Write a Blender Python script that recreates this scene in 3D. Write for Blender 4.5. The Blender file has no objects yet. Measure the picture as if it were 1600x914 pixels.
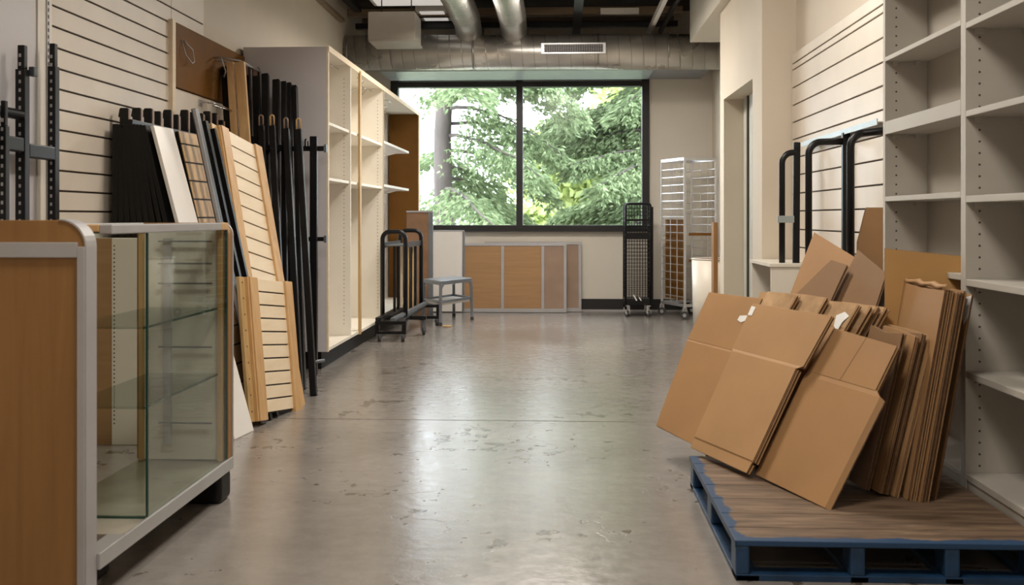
import bpy, bmesh, math, random
from mathutils import Vector, Matrix
random.seed(7)
R = math.radians
SC = bpy.context.scene
COL = SC.collection

# ------------------------------------------------------------------ camera
cam_d = bpy.data.cameras.new('camera')
cam_d.sensor_width = 36.0
cam_d.lens = 36.0
cam_d.shift_y = -117.0 / 1600.0
cam_d.clip_end = 200
cam_d.dof.use_dof = True
cam_d.dof.focus_distance = 6.8
cam_d.dof.aperture_fstop = 5.0
cam = bpy.data.objects.new('camera', cam_d)
cam.location = (0, 0, 1.1)
cam.rotation_euler = (R(90), 0, math.atan(77 / 1600))
COL.objects.link(cam)
SC.camera = cam

# ------------------------------------------------------------------ world + light + exposure
SC.view_settings.view_transform = 'Standard'
SC.view_settings.look = 'None'
SC.view_settings.gamma = 1.0
SC.view_settings.use_curve_mapping = False
SC.view_settings.exposure = 0.0
w = bpy.data.worlds.new('overcast_sky')
SC.world = w
w.use_nodes = True
w.node_tree.nodes['Background'].inputs[0].default_value = (0.85, 0.915, 1.0, 1)
w.node_tree.nodes['Background'].inputs[1].default_value = 10.0


def area(name, loc, size, power, col, rot=(0, 0, 0)):
    l = bpy.data.lights.new(name, 'AREA')
    l.shape = 'RECTANGLE'
    l.size, l.size_y = size
    l.energy = power
    l.color = col
    o = bpy.data.objects.new(name, l)
    o.location = loc
    o.rotation_euler = rot
    COL.objects.link(o)
    return o


WARM = (1.0, 0.92, 0.81)
for nm, loc, pw in (('overhead_light', (-0.3, -1.2, 3.35), 65), ('overhead_light', (-0.3, 2.0, 3.35), 108),
                    ('overhead_light', (-0.3, 5.2, 3.35), 125), ('overhead_light', (-0.4, 9.0, 3.1), 138)):  # last one is an unseen light added to brighten the back wall
    area(nm, loc, (1.3, 0.6), pw, WARM)


# ------------------------------------------------------------------ materials
def mat(name):
    m = bpy.data.materials.new(name)
    m.use_nodes = True
    nt = m.node_tree
    return m, nt, nt.nodes['Principled BSDF']


def nd(nt, t, **kw):
    n = nt.nodes.new(t)
    for k, v in kw.items():
        if k.startswith('_'):
            setattr(n, k[1:], v)
        else:
            n.inputs[k.replace('__', ' ')].default_value = v
    return n


def c4(c):
    return (c[0], c[1], c[2], 1)


def ramp(nt, src, stops):
    r = nt.nodes.new('ShaderNodeValToRGB')
    e = r.color_ramp.elements
    e[0].position, e[0].color = stops[0][0], c4(stops[0][1])
    e[1].position, e[1].color = stops[-1][0], c4(stops[-1][1])
    for p, c in stops[1:-1]:
        x = e.new(p)
        x.color = c4(c)
    nt.links.new(src, r.inputs[0])
    return r


def simple(name, col, rough=0.5, metal=0.0, var=0.08, scale=6.0, bump=0.0, bscale=60.0, stretch=(1, 1, 1), spec=0.5):
    """Slightly uneven plain surface."""
    m, nt, b = mat(name)
    tc = nd(nt, 'ShaderNodeTexCoord')
    mp = nd(nt, 'ShaderNodeMapping')
    mp.inputs['Scale'].default_value = stretch
    nt.links.new(tc.outputs['Object'], mp.inputs[0])
    n = nd(nt, 'ShaderNodeTexNoise', Scale=scale, Detail=4.0)
    nt.links.new(mp.outputs[0], n.inputs['Vector'])
    lo = tuple(c * (1 - var) for c in col)
    hi = tuple(min(1, c * (1 + var)) for c in col)
    r = ramp(nt, n.outputs[0], [(0.3, lo), (0.7, hi)])
    nt.links.new(r.outputs[0], b.inputs['Base Color'])
    b.inputs['Roughness'].default_value = rough
    b.inputs['Metallic'].default_value = metal
    b.inputs['Specular IOR Level'].default_value = spec
    if bump:
        n2 = nd(nt, 'ShaderNodeTexNoise', Scale=bscale, Detail=3.0)
        nt.links.new(mp.outputs[0], n2.inputs['Vector'])
        bp = nd(nt, 'ShaderNodeBump', Strength=bump, Distance=0.01)
        nt.links.new(n2.outputs[0], bp.inputs['Height'])
        nt.links.new(bp.outputs[0], b.inputs['Normal'])
    return m


def wood(name, c1, c2, axis=2, rough=0.45, scale=3.0):
    """Grain running along one axis."""
    m, nt, b = mat(name)
    tc = nd(nt, 'ShaderNodeTexCoord')
    mp = nd(nt, 'ShaderNodeMapping')
    s = [9.0, 9.0, 9.0]
    s[axis] = 0.55
    mp.inputs['Scale'].default_value = s
    nt.links.new(tc.outputs['Object'], mp.inputs[0])
    n = nd(nt, 'ShaderNodeTexNoise', Scale=scale, Detail=6.0, Roughness=0.6, Distortion=0.6)
    nt.links.new(mp.outputs[0], n.inputs['Vector'])
    r = ramp(nt, n.outputs[0], [(0.28, c1), (0.72, c2)])
    nt.links.new(r.outputs[0], b.inputs['Base Color'])
    b.inputs['Roughness'].default_value = rough
    return m


def glassmat(name, tint, refl=0.045, rough=0.0, fres=1.45):
    m = bpy.data.materials.new(name)
    m.use_nodes = True
    nt = m.node_tree
    nt.nodes.clear()
    out = nd(nt, 'ShaderNodeOutputMaterial')
    tr = nd(nt, 'ShaderNodeBsdfTransparent')
    tr.inputs[0].default_value = c4(tint)
    gl = nd(nt, 'ShaderNodeBsdfGlossy')
    gl.inputs['Roughness'].default_value = rough
    lw = nd(nt, 'ShaderNodeLayerWeight')
    pw = nd(nt, 'ShaderNodeMath', _operation='POWER')
    nt.links.new(lw.outputs['Facing'], pw.inputs[0])
    pw.inputs[1].default_value = 4.0
    fr = nd(nt, 'ShaderNodeMath', _operation='MULTIPLY_ADD')
    nt.links.new(pw.outputs[0], fr.inputs[0])
    fr.inputs[1].default_value = 0.5
    fr.inputs[2].default_value = refl
    mx = nd(nt, 'ShaderNodeMixShader')
    nt.links.new(fr.outputs[0], mx.inputs[0])
    nt.links.new(tr.outputs[0], mx.inputs[1])
    nt.links.new(gl.outputs[0], mx.inputs[2])
    nt.links.new(mx.outputs[0], out.inputs[0])
    return m


def floormat():
    m, nt, b = mat('polished_concrete')
    tc = nd(nt, 'ShaderNodeTexCoord')
    P = tc.outputs['Object']
    n1 = nd(nt, 'ShaderNodeTexNoise', Scale=0.9, Detail=8.0, Roughness=0.62)
    nt.links.new(P, n1.inputs['Vector'])
    r1 = ramp(nt, n1.outputs[0], [(0.28, (0.165, 0.146, 0.132)), (0.5, (0.225, 0.203, 0.184)), (0.75, (0.275, 0.252, 0.232))])
    n2 = nd(nt, 'ShaderNodeTexNoise', Scale=14.0, Detail=8.0, Roughness=0.7)
    nt.links.new(P, n2.inputs['Vector'])
    r2 = ramp(nt, n2.outputs[0], [(0.3, (0.90, 0.90, 0.90)), (0.7, (1.08, 1.08, 1.08))])
    mx = nd(nt, 'ShaderNodeMix', _data_type='RGBA', _blend_type='MULTIPLY')
    mx.inputs[0].default_value = 1.0
    nt.links.new(r1.outputs[0], mx.inputs[6])
    nt.links.new(r2.outputs[0], mx.inputs[7])
    # chipped spots: small dark flecks gathered in a few patches
    mpc = nd(nt, 'ShaderNodeMapping')
    mpc.inputs['Scale'].default_value = (1.0, 0.8, 1)
    nt.links.new(P, mpc.inputs[0])
    n3 = nd(nt, 'ShaderNodeTexNoise', Scale=11.0, Detail=5.0, Roughness=0.6)
    nt.links.new(mpc.outputs[0], n3.inputs['Vector'])
    n4 = nd(nt, 'ShaderNodeTexNoise', Scale=1.35, Detail=2.0)
    nt.links.new(P, n4.inputs['Vector'])
    add = nd(nt, 'ShaderNodeMath', _operation='MULTIPLY_ADD')
    nt.links.new(n4.outputs[0], add.inputs[0])
    add.inputs[1].default_value = 0.55
    nt.links.new(n3.outputs[0], add.inputs[2])
    chip = ramp(nt, add.outputs[0], [(0.925, (0, 0, 0)), (0.94, (1, 1, 1))])
    # hairline crazing
    v = nd(nt, 'ShaderNodeTexVoronoi', _feature='DISTANCE_TO_EDGE', Scale=3.2)
    nz = nd(nt, 'ShaderNodeTexNoise', Scale=4.0, Detail=6.0)
    nt.links.new(P, nz.inputs['Vector'])
    vm = nd(nt, 'ShaderNodeMix', _data_type='RGBA')
    vm.inputs[0].default_value = 0.35
    nt.links.new(P, vm.inputs[6])
    nt.links.new(nz.outputs[1], vm.inputs[7])
    nt.links.new(vm.outputs[2], v.inputs['Vector'])
    crk = ramp(nt, v.outputs[0], [(0.0, (0.35, 0.35, 0.35)), (0.008, (0, 0, 0))])
    mk = nd(nt, 'ShaderNodeMath', _operation='MULTIPLY')
    rr4 = ramp(nt, n4.outputs[0], [(0.45, (0, 0, 0)), (0.62, (1, 1, 1))])
    nt.links.new(crk.outputs[0], mk.inputs[0])
    nt.links.new(rr4.outputs[0], mk.inputs[1])
    mxa = nd(nt, 'ShaderNodeMath', _operation='MAXIMUM')
    nt.links.new(chip.outputs[0], mxa.inputs[0])
    nt.links.new(mk.outputs[0], mxa.inputs[1])
    mc = nd(nt, 'ShaderNodeMix', _data_type='RGBA')
    nt.links.new(mxa.outputs[0], mc.inputs[0])
    nt.links.new(mx.outputs[2], mc.inputs[6])
    mc.inputs[7].default_value = (0.10, 0.08, 0.062, 1)
    nt.links.new(mc.outputs[2], b.inputs['Base Color'])
    rr = ramp(nt, n2.outputs[0], [(0.3, (0.17, 0.17, 0.17)), (0.75, (0.28, 0.28, 0.28))])
    nt.links.new(rr.outputs[0], b.inputs['Roughness'])
    b.inputs['Specular IOR Level'].default_value = 0.8
    n5 = nd(nt, 'ShaderNodeTexNoise', Scale=13.0, Detail=6.0, Roughness=0.62)
    nt.links.new(P, n5.inputs['Vector'])
    bp = nd(nt, 'ShaderNodeBump', Strength=0.22, Distance=0.008)
    nt.links.new(n5.outputs[0], bp.inputs['Height'])
    bp2 = nd(nt, 'ShaderNodeBump', Strength=0.35, Distance=0.004, _invert=True)
    nt.links.new(mxa.outputs[0], bp2.inputs['Height'])
    nt.links.new(bp.outputs[0], bp2.inputs['Normal'])
    nt.links.new(bp2.outputs[0], b.inputs['Normal'])
    return m


def cardboard(name, c, dark=0.82):
    m, nt, b = mat(name)
    tc = nd(nt, 'ShaderNodeTexCoord')
    n = nd(nt, 'ShaderNodeTexNoise', Scale=3.0, Detail=5.0)
    nt.links.new(tc.outputs['Object'], n.inputs['Vector'])
    r = ramp(nt, n.outputs[0], [(0.3, tuple(x * dark for x in c)), (0.7, c)])
    nt.links.new(r.outputs[0], b.inputs['Base Color'])
    b.inputs['Roughness'].default_value = 0.62
    n2 = nd(nt, 'ShaderNodeTexNoise', Scale=9.0, Detail=3.0)
    nt.links.new(tc.outputs['Object'], n2.inputs['Vector'])
    bp = nd(nt, 'ShaderNodeBump', Strength=0.12, Distance=0.01)
    nt.links.new(n2.outputs[0], bp.inputs['Height'])
    nt.links.new(bp.outputs[0], b.inputs['Normal'])
    return m


def ductmat():
    m, nt, b = mat('galvanised_spiral_duct')
    tc = nd(nt, 'ShaderNodeTexCoord')
    n = nd(nt, 'ShaderNodeTexNoise', Scale=3.0, Detail=4.0)
    nt.links.new(tc.outputs['Object'], n.inputs['Vector'])
    r = ramp(nt, n.outputs[0], [(0.3, (0.44, 0.42, 0.395)), (0.7, (0.58, 0.565, 0.535))])
    nt.links.new(r.outputs[0], b.inputs['Base Color'])
    b.inputs['Metallic'].default_value = 0.7
    r2 = ramp(nt, n.outputs[0], [(0.3, (0.24, 0.24, 0.24)), (0.7, (0.36, 0.36, 0.36))])
    nt.links.new(r2.outputs[0], b.inputs['Roughness'])
    return m


def palletmat():
    m, nt, b = mat('worn_pallet_planks')
    g = nd(nt, 'ShaderNodeNewGeometry')
    mp = nd(nt, 'ShaderNodeMapping')
    mp.inputs['Scale'].default_value = (1.2, 9.0, 9.0)
    nt.links.new(g.outputs['Position'], mp.inputs[0])
    n = nd(nt, 'ShaderNodeTexNoise', Scale=3.0, Detail=7.0, Roughness=0.62, Distortion=0.8)
    nt.links.new(mp.outputs[0], n.inputs['Vector'])
    r = ramp(nt, n.outputs[0], [(0.28, (0.05, 0.03, 0.019)), (0.5, (0.135, 0.085, 0.052)), (0.75, (0.27, 0.185, 0.115))])
    sep = nd(nt, 'ShaderNodeSeparateXYZ')
    nt.links.new(g.outputs['Position'], sep.inputs[0])
    nn = nd(nt, 'ShaderNodeTexNoise', Scale=12.0, Detail=4.0)
    nt.links.new(g.outputs['Position'], nn.inputs['Vector'])
    # paint remains along the left and the front border of the deck
    def edge(sock, at, sign, wd):
        a = nd(nt, 'ShaderNodeMath', _operation='SUBTRACT')
        nt.links.new(sock, a.inputs[0]); a.inputs[1].default_value = at
        c = nd(nt, 'ShaderNodeMath', _operation='MULTIPLY_ADD')
        nt.links.new(a.outputs[0], c.inputs[0]); c.inputs[1].default_value = -1.0 / wd; c.inputs[2].default_value = 1.0
        return c
    e1 = edge(sep.outputs[0], 0.555, 1, 0.05)
    e2 = edge(sep.outputs[1], 3.165, 1, 0.04)
    mxm = nd(nt, 'ShaderNodeMath', _operation='MAXIMUM')
    nt.links.new(e1.outputs[0], mxm.inputs[0]); nt.links.new(e2.outputs[0], mxm.inputs[1])
    ad = nd(nt, 'ShaderNodeMath', _operation='MULTIPLY_ADD')
    nt.links.new(nn.outputs[0], ad.inputs[0]); ad.inputs[1].default_value = -1.6
    nt.links.new(mxm.outputs[0], ad.inputs[2])
    k = ramp(nt, ad.outputs[0], [(0.12, (0, 0, 0)), (0.3, (1, 1, 1))])
    mx = nd(nt, 'ShaderNodeMix', _data_type='RGBA')
    nt.links.new(k.outputs[0], mx.inputs[0])
    nt.links.new(r.outputs[0], mx.inputs[6])
    mx.inputs[7].default_value = (0.011, 0.045, 0.11, 1)
    nt.links.new(mx.outputs[2], b.inputs['Base Color'])
    b.inputs['Roughness'].default_value = 0.6
    return m


M = {}
M['cream'] = simple('cream_wall_paint', (0.66, 0.58, 0.475), 0.6, var=0.03, scale=2)
M['cream2'] = simple('pale_cream_wall_paint', (0.70, 0.65, 0.57), 0.6, var=0.03, scale=2)
M['slat'] = simple('ivory_slatwall_board', (0.74, 0.665, 0.575), 0.42, var=0.05, scale=3)
M['groove'] = simple('dark_groove', (0.05, 0.035, 0.025), 0.7)
M['greypanel'] = simple('grey_lavender_laminate', (0.58, 0.555, 0.575), 0.4, var=0.03, scale=2)
M['white'] = simple('off_white_laminate', (0.82, 0.77, 0.68), 0.42, var=0.03)
M['whitepure'] = simple('white_melamine', (0.80, 0.77, 0.74), 0.35, var=0.02)
M['putty'] = simple('putty_painted_shelving', (0.45, 0.42, 0.375), 0.5, var=0.03)
M['deckgrey'] = simple('grey_beige_deck', (0.30, 0.275, 0.225), 0.25, var=0.15)
M['puttydark'] = simple('taupe_back_panel', (0.38, 0.35, 0.305), 0.5, var=0.04)
M['brown'] = simple('brown_hardboard', (0.165, 0.075, 0.018), 0.5, var=0.2, scale=1.5, spec=0.06)
M['maple'] = wood('maple_veneer', (0.50, 0.29, 0.12), (0.66, 0.42, 0.20), 2)
M['maplepale'] = wood('pale_maple_boards', (0.76, 0.61, 0.42), (0.86, 0.73, 0.55), 1, scale=1.5)
M['mapleslat'] = wood('maple_slat_boards', (0.52, 0.31, 0.13), (0.58, 0.36, 0.16), 1, scale=1.2)
M['oak'] = wood('honey_maple_laminate', (0.23, 0.11, 0.032), (0.315, 0.16, 0.052), 2, scale=2.0)
M['pine'] = wood('bare_pine', (0.40, 0.24, 0.09), (0.62, 0.42, 0.19), 2)
M['cork'] = wood('tan_cabinet_board', (0.34, 0.19, 0.085), (0.42, 0.24, 0.115), 0, rough=0.35)
M['copper'] = simple('copper_brown_board', (0.24, 0.13, 0.07), 0.3, var=0.15)
M['mauve'] = simple('mauve_brown_board', (0.33, 0.225, 0.165), 0.3, var=0.1)
M['black'] = simple('black_powder_coat', (0.007, 0.007, 0.008), 0.33, var=0.2, spec=0.3)
M['blackmatt'] = simple('black_laminate', (0.007, 0.0065, 0.0065), 0.5, var=0.2, spec=0.25)
M['slate'] = simple('blue_grey_edging', (0.055, 0.065, 0.08), 0.4, var=0.3)
M['alu'] = simple('brushed_aluminium', (0.56, 0.56, 0.57), 0.36, metal=0.75, var=0.05)
M['alupaint'] = simple('silver_edge_trim', (0.42, 0.41, 0.42), 0.4, metal=0.25, var=0.05)
M['steel'] = simple('blue_grey_steel', (0.20, 0.215, 0.24), 0.35, metal=0.5, var=0.1)
M['chrome'] = simple('chrome', (0.6, 0.6, 0.6), 0.15, metal=1.0, var=0.02)
M['rubber'] = simple('grey_rubber', (0.04, 0.04, 0.04), 0.6)
M['blue'] = simple('worn_blue_paint', (0.008, 0.036, 0.09), 0.45, var=0.35, scale=9, bump=0.2)
M['pallet'] = palletmat()
M['floor'] = floormat()
M['duct'] = ductmat()
M['seam'] = simple('duct_seam', (0.30, 0.29, 0.27), 0.35, metal=0.8)
M['ductbelow'] = simple('pale_duct_lining', (0.42, 0.47, 0.48), 0.4, metal=0.5)
M['flexduct'] = simple('foil_flex_duct', (0.47, 0.46, 0.44), 0.34, metal=0.8, var=0.12, scale=12)
M['deck'] = simple('dark_roof_deck', (0.045, 0.032, 0.022), 0.8, var=0.3)
M['joist'] = wood('tan_joist', (0.17, 0.12, 0.075), (0.28, 0.205, 0.13), 0)
M['frame'] = simple('dark_window_frame', (0.014, 0.013, 0.014), 0.4)
M['card'] = cardboard('kraft_cardboard', (0.365, 0.198, 0.082))
M['cardlight'] = cardboard('pale_kraft_cardboard', (0.42, 0.24, 0.108))
M['cardyellow'] = cardboard('yellow_kraft_cardboard', (0.50, 0.27, 0.085))
M['carddull'] = cardboard('dull_kraft_cardboard', (0.235, 0.125, 0.053))
M['cardedge'] = simple('corrugated_edge', (0.115, 0.066, 0.038), 0.8, var=0.6, scale=70, bump=0.6, bscale=90)
M['tape'] = simple('clear_packing_tape', (0.46, 0.30, 0.17), 0.10, var=0.25, scale=12, bump=0.5, bscale=14)
M['label'] = simple('white_paper_label', (0.78, 0.77, 0.75), 0.4)
M['glass'] = glassmat('showcase_glass', (0.905, 0.94, 0.915), refl=0.05)
M['glassedge'] = simple('green_glass_edge', (0.012, 0.05, 0.038), 0.15)
M['shelfglass'] = glassmat('shelf_glass', (0.80, 0.85, 0.83))
M['winglass'] = glassmat('window_glass', (0.97, 0.98, 0.97), refl=0.012, rough=0.12)
M['litpanel'] = simple('light_diffuser', (0.8, 0.78, 0.74), 0.5, var=0.12, scale=5)
_b = M['litpanel'].node_tree.nodes['Principled BSDF']
_b.inputs['Emission Color'].default_value = (1, 0.95, 0.88, 1)
_b.inputs['Emission Strength'].default_value = 0.42
M['door'] = simple('pale_green_grey_door', (0.50, 0.52, 0.47), 0.35)
M['pink'] = simple('rose_edge_band', (0.27, 0.18, 0.135), 0.4)
M['hole'] = simple('peg_hole', (0.05, 0.04, 0.035), 0.8)
M['bark'] = simple('grey_bark', (0.088, 0.072, 0.066), 0.9, var=0.35, scale=4, bump=1.0, bscale=14, stretch=(1, 1, 0.35))


def leafmat(name, c1, c2, trans=0.5):
    m = bpy.data.materials.new(name)
    m.use_nodes = True
    nt = m.node_tree
    nt.nodes.clear()
    out = nd(nt, 'ShaderNodeOutputMaterial')
    g = nd(nt, 'ShaderNodeNewGeometry')
    r = ramp(nt, g.outputs['Random Per Island'], [(0.0, c1), (1.0, c2)])
    df = nd(nt, 'ShaderNodeBsdfDiffuse')
    tl = nd(nt, 'ShaderNodeBsdfTranslucent')
    mx = nd(nt, 'ShaderNodeMixShader', Fac=trans)
    nt.links.new(r.outputs[0], df.inputs[0])
    nt.links.new(r.outputs[0], tl.inputs[0])
    nt.links.new(df.outputs[0], mx.inputs[1])
    nt.links.new(tl.outputs[0], mx.inputs[2])
    nt.links.new(mx.outputs[0], out.inputs[0])
    return m


M['fir'] = leafmat('fir_needles', (0.15, 0.21, 0.11), (0.40, 0.48, 0.28))
M['lime'] = leafmat('bright_broad_leaves', (0.34, 0.42, 0.15), (0.62, 0.68, 0.34))
M['grass'] = simple('pale_paving', (0.29, 0.285, 0.24), 0.9, var=0.2, scale=1)


# ------------------------------------------------------------------ mesh helpers
class MB:
    def __init__(s):
        s.bm = bmesh.new()

    def box(s, x0, x1, y0, y1, z0, z1, mi=0):
        if x0 > x1: x0, x1 = x1, x0
        if y0 > y1: y0, y1 = y1, y0
        if z0 > z1: z0, z1 = z1, z0
        v = [s.bm.verts.new(p) for p in ((x0, y0, z0), (x1, y0, z0), (x1, y1, z0), (x0, y1, z0), (x0, y0, z1), (x1, y0, z1), (x1, y1, z1), (x0, y1, z1))]
        for f in ((0, 3, 2, 1), (4, 5, 6, 7), (0, 1, 5, 4), (1, 2, 6, 5), (2, 3, 7, 6), (3, 0, 4, 7)):
            s.bm.faces.new([v[i] for i in f]).material_index = mi
        return s

    def bar(s, p, q, w, h, up=(0, 0, 1), mi=0):
        """Rectangular bar between two points; w across, h along 'up'."""
        p, q = Vector(p), Vector(q)
        d = (q - p).normalized()
        up = Vector(up)
        if abs(d.dot(up)) > 0.97: up = Vector((0, 1, 0))
        a = d.cross(up).normalized()
        b = a.cross(d).normalized()
        vs = []
        for c in (p, q):
            for i, j in ((-1, -1), (1, -1), (1, 1), (-1, 1)):
                vs.append(s.bm.verts.new(c + a * i * w / 2 + b * j * h / 2))
        for f in ((0, 3, 2, 1), (4, 5, 6, 7), (0, 1, 5, 4), (1, 2, 6, 5), (2, 3, 7, 6), (3, 0, 4, 7)):
            s.bm.faces.new([vs[i] for i in f]).material_index = mi
        return s

    def tube(s, pts, r, n=10, mi=0, square=False, radii=None):
        pts = [Vector(p) for p in pts]
        rings = []
        ref = None
        for i, p in enumerate(pts):
            if i == 0: d = pts[1] - p
            elif i == len(pts) - 1: d = p - pts[-2]
            else: d = (pts[i + 1] - p).normalized() + (p - pts[i - 1]).normalized()
            d.normalize()
            if ref is None:
                ref = Vector((0, 0, 1)) if abs(d.z) < 0.9 else Vector((0, 1, 0))
            a = d.cross(ref)
            if a.length < 1e-4: a = d.cross(Vector((1, 0, 0)))
            a.normalize()
            b = a.cross(d).normalized()
            ref = b
            rr = radii[i] if radii else r
            ring = []
            for k in range(n):
                t = 2 * math.pi * (k + (0.5 if n == 4 else 0)) / n
                ring.append(s.bm.verts.new(p + (a * math.cos(t) + b * math.sin(t)) * rr))
            rings.append(ring)
        for i in range(len(rings) - 1):
            for k in range(n):
                f = s.bm.faces.new((rings[i][k], rings[i][(k + 1) % n], rings[i + 1][(k + 1) % n], rings[i + 1][k]))
                f.material_index = mi
                f.smooth = n > 5
        s.bm.faces.new(rings[0][::-1]).material_index = mi
        s.bm.faces.new(rings[-1]).material_index = mi
        return s

    def cyl(s, p, q, r, n=20, mi=0):
        return s.tube([p, q], r, n, mi)

    def prism(s, pts, off, mi=0, emi=None):
        """Polygon pts pushed along vector off: closed solid; the rim takes material emi."""
        off = Vector(off)
        a = [s.bm.verts.new(Vector(p)) for p in pts]
        b = [s.bm.verts.new(Vector(p) + off) for p in pts]
        n = len(pts)
        s.bm.faces.new(a).material_index = mi
        s.bm.faces.new(b[::-1]).material_index = mi
        for i in range(n):
            s.bm.faces.new((a[i], b[i], b[(i + 1) % n], a[(i + 1) % n])).material_index = mi if emi is None else emi
        return s

    def build(s, name, mats, parent=None, bevel=0.0, seg=2):
        bmesh.ops.recalc_face_normals(s.bm, faces=s.bm.faces)
        me = bpy.data.meshes.new(name)
        s.bm.to_mesh(me)
        s.bm.free()
        if not isinstance(mats, (list, tuple)): mats = [mats]
        for m in mats: me.materials.append(M[m] if isinstance(m, str) else m)
        o = bpy.data.objects.new(name, me)
        COL.objects.link(o)
        if parent is not None:
            o.parent = parent
            me.transform(Matrix.Translation(-parent_world(parent)))
        if bevel:
            bv = o.modifiers.new('bevel', 'BEVEL')
            bv.width = bevel
            bv.segments = seg
            bv.limit_method = 'ANGLE'
        return o


def parent_world(o):
    v = Vector(o.location)
    return v + parent_world(o.parent) if o.parent else v


def tag(o, label, cat, group=None, kind=None):
    o['label'] = label
    if cat: o['category'] = cat
    if group: o['group'] = group
    if kind: o['kind'] = kind
    return o


def thing(name, loc, label, cat, group=None):
    o = bpy.data.objects.new(name, None)
    o.empty_display_size = 0.1
    o.location = loc
    COL.objects.link(o)
    return tag(o, label, cat, group)


def struct(o):
    o['kind'] = 'structure'
    return o


def copy_tree(src, loc, label, group=None, off=None):
    """A copy of a thing and of each of its parts."""
    c = src.copy()
    COL.objects.link(c)
    c.location = loc
    c['label'] = label
    if group: c['group'] = group
    def rec(s, d):
        for ch in list(s.children):
            k = ch.copy()
            k.parent = d
            COL.objects.link(k)
            rec(ch, k)
    rec(src, c)
    return c


class Frame:
    """A leaning plane: origin, d along its foot, u up the slope, n away through its back."""
    def __init__(s, p0, d, u, n):
        s.p0, s.d, s.u, s.n = Vector(p0), Vector(d), Vector(u), Vector(n)

    def P(s, a, t, off=0.0):
        return s.p0 + s.d * a + s.u * t + s.n * off


# ------------------------------------------------------------------ room shell
struct(MB().box(-2.45, 2.6, -3.1, 12.25, -0.08, 0.0).build('floor', 'floor'))
o = MB().box(-2.45, 2.6, 5.54, 5.546, 0.0, 0.0006)
struct(MB().box(-2.4, 1.4, 5.538, 5.544, 0.0, 0.0008).build('trim_1', 'groove'))
struct(MB().box(-2.45, -2.33, -3.1, 12.2, 0, 3.6).build('wall_left', 'cream'))
struct(MB().box(-2.45, 2.6, -3.2, -3.1, 0, 3.6).build('wall_front', 'cream'))
# right wall with its jogs: behind the tall shelving, behind the slatwall, pier with doorway, alcove
b = MB()
b.box(1.80, 1.95, -3.1, 4.76, 0, 3.6)
b.box(1.63, 1.95, 4.76, 7.2, 0, 3.6)
b.box(1.395, 1.95, 7.2, 7.55, 0, 3.6)
b.box(1.395, 1.95, 8.875, 9.08, 0, 3.6)
b.box(1.395, 1.95, 7.55, 8.875, 2.115, 3.6)
b.box(1.765, 1.95, 9.08, 12.08, 0, 3.6)
struct(b.build('wall_right', 'cream'))
b = MB()
b.box(-2.33, -2.02, 12.08, 12.25, 0, 3.6)
b.box(1.03, 1.8, 12.08, 12.25, 0, 3.6)
b.box(-2.02, 1.03, 12.08, 12.25, 0, 0.945)
b.box(-2.02, 1.03, 12.08, 12.25, 2.85, 3.6)
struct(b.build('wall_back', 'cream2'))
struct(MB().box(1.32, 1.765, 7.0, 10.6, 2.90, 3.5).build('trim_2', 'cream2'))
struct(MB().box(-2.45, 2.6, -3.2, 12.25, 3.52, 3.6).build('ceiling', 'deck'))
struct(MB().box(-2.33, 1.765, 12.055, 12.08, 0.02, 0.145).box(-2.33, 1.765, 12.045, 12.08, 0, 0.022, 1).build('baseboard_back', ['frame', 'alupaint']))
# door in the recess of the pier
b = MB()
b.box(1.56, 1.60, 7.55, 8.875, 0, 2.115)
dr = struct(b.build('door_1', 'door'))
MB().box(1.553, 1.562, 7.7, 8.45, 0.3, 1.95).build('door_light', 'winglass', dr)
MB().box(1.545, 1.565, 8.60, 8.64, 0, 2.115).build('door_seal', 'groove', dr)

# window: dark frame, mullion, two panes
wn = struct(MB()
            .box(-2.02, -1.93, 12.04, 12.16, 0.945, 2.85).box(0.945, 1.03, 12.04, 12.16, 0.945, 2.85)
            .box(-1.93, 0.945, 12.04, 12.16, 0.945, 1.012).box(-1.93, 0.945, 12.04, 12.16, 2.64, 2.70)
            .box(-1.93, 0.945, 12.06, 12.16, 2.725, 2.85).box(-0.53, -0.452, 12.03, 12.16, 0.945, 2.85)
            .build('window_1', 'frame', bevel=0.004))
MB().box(-1.93, -0.53, 12.10, 12.106, 1.012, 2.64).box(-0.452, 0.945, 12.10, 12.106, 1.012, 2.64).build('window_pane', 'winglass', wn)
MB().box(-1.93, 0.945, 12.10, 12.11, 2.70, 2.725).build('transom_strip', 'alu', wn)
MB().box(-2.0, 1.0, 12.0, 12.05, 0.935, 0.95).build('window_sill', 'frame', wn)

# ------------------------------------------------------------------ ceiling work
def joist(x0, x1, y0, y1, z0, z1, m, label):
    return tag(MB().box(x0, x1, y0, y1, z0, z1).build('ceiling_joist', m, bevel=0.003), label, 'joist')
joist(-2.33, 1.3, 11.9, 12.05, 3.335, 3.43, 'joist', 'tan timber joist under dark roof deck, closest to the window wall')
joist(-2.33, 1.3, 11.05, 11.13, 3.29, 3.37, 'joist', 'tan timber joist crossing the dark ceiling, second from window wall')
joist(-2.33, 1.3, 11.5, 11.58, 3.24, 3.30, 'frame', 'thin black steel angle crossing the ceiling behind the round ducts')
joist(0.125, 0.215, 8.5, 12.0, 3.18, 3.24, 'frame', 'black steel beam running toward the window, left of the pale channel')
joist(0.955, 1.0, 8.5, 11.9, 3.14, 3.20, 'whitepure', 'pale metal channel running toward the window wall near bulkhead')
joist(1.12, 1.16, 8.5, 11.9, 3.22, 3.27, 'frame', 'thin dark conduit rail beside the pale ceiling channel')
joist(-2.33, -2.28, -3.0, 10.7, 3.16, 3.20, 'joist', 'narrow tan ledge along the top of the left wall')
joist(-2.22, -2.14, 7.5, 10.9, 3.30, 3.36, 'frame', 'dark steel rail beside the left wall above tall white shelving')
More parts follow.
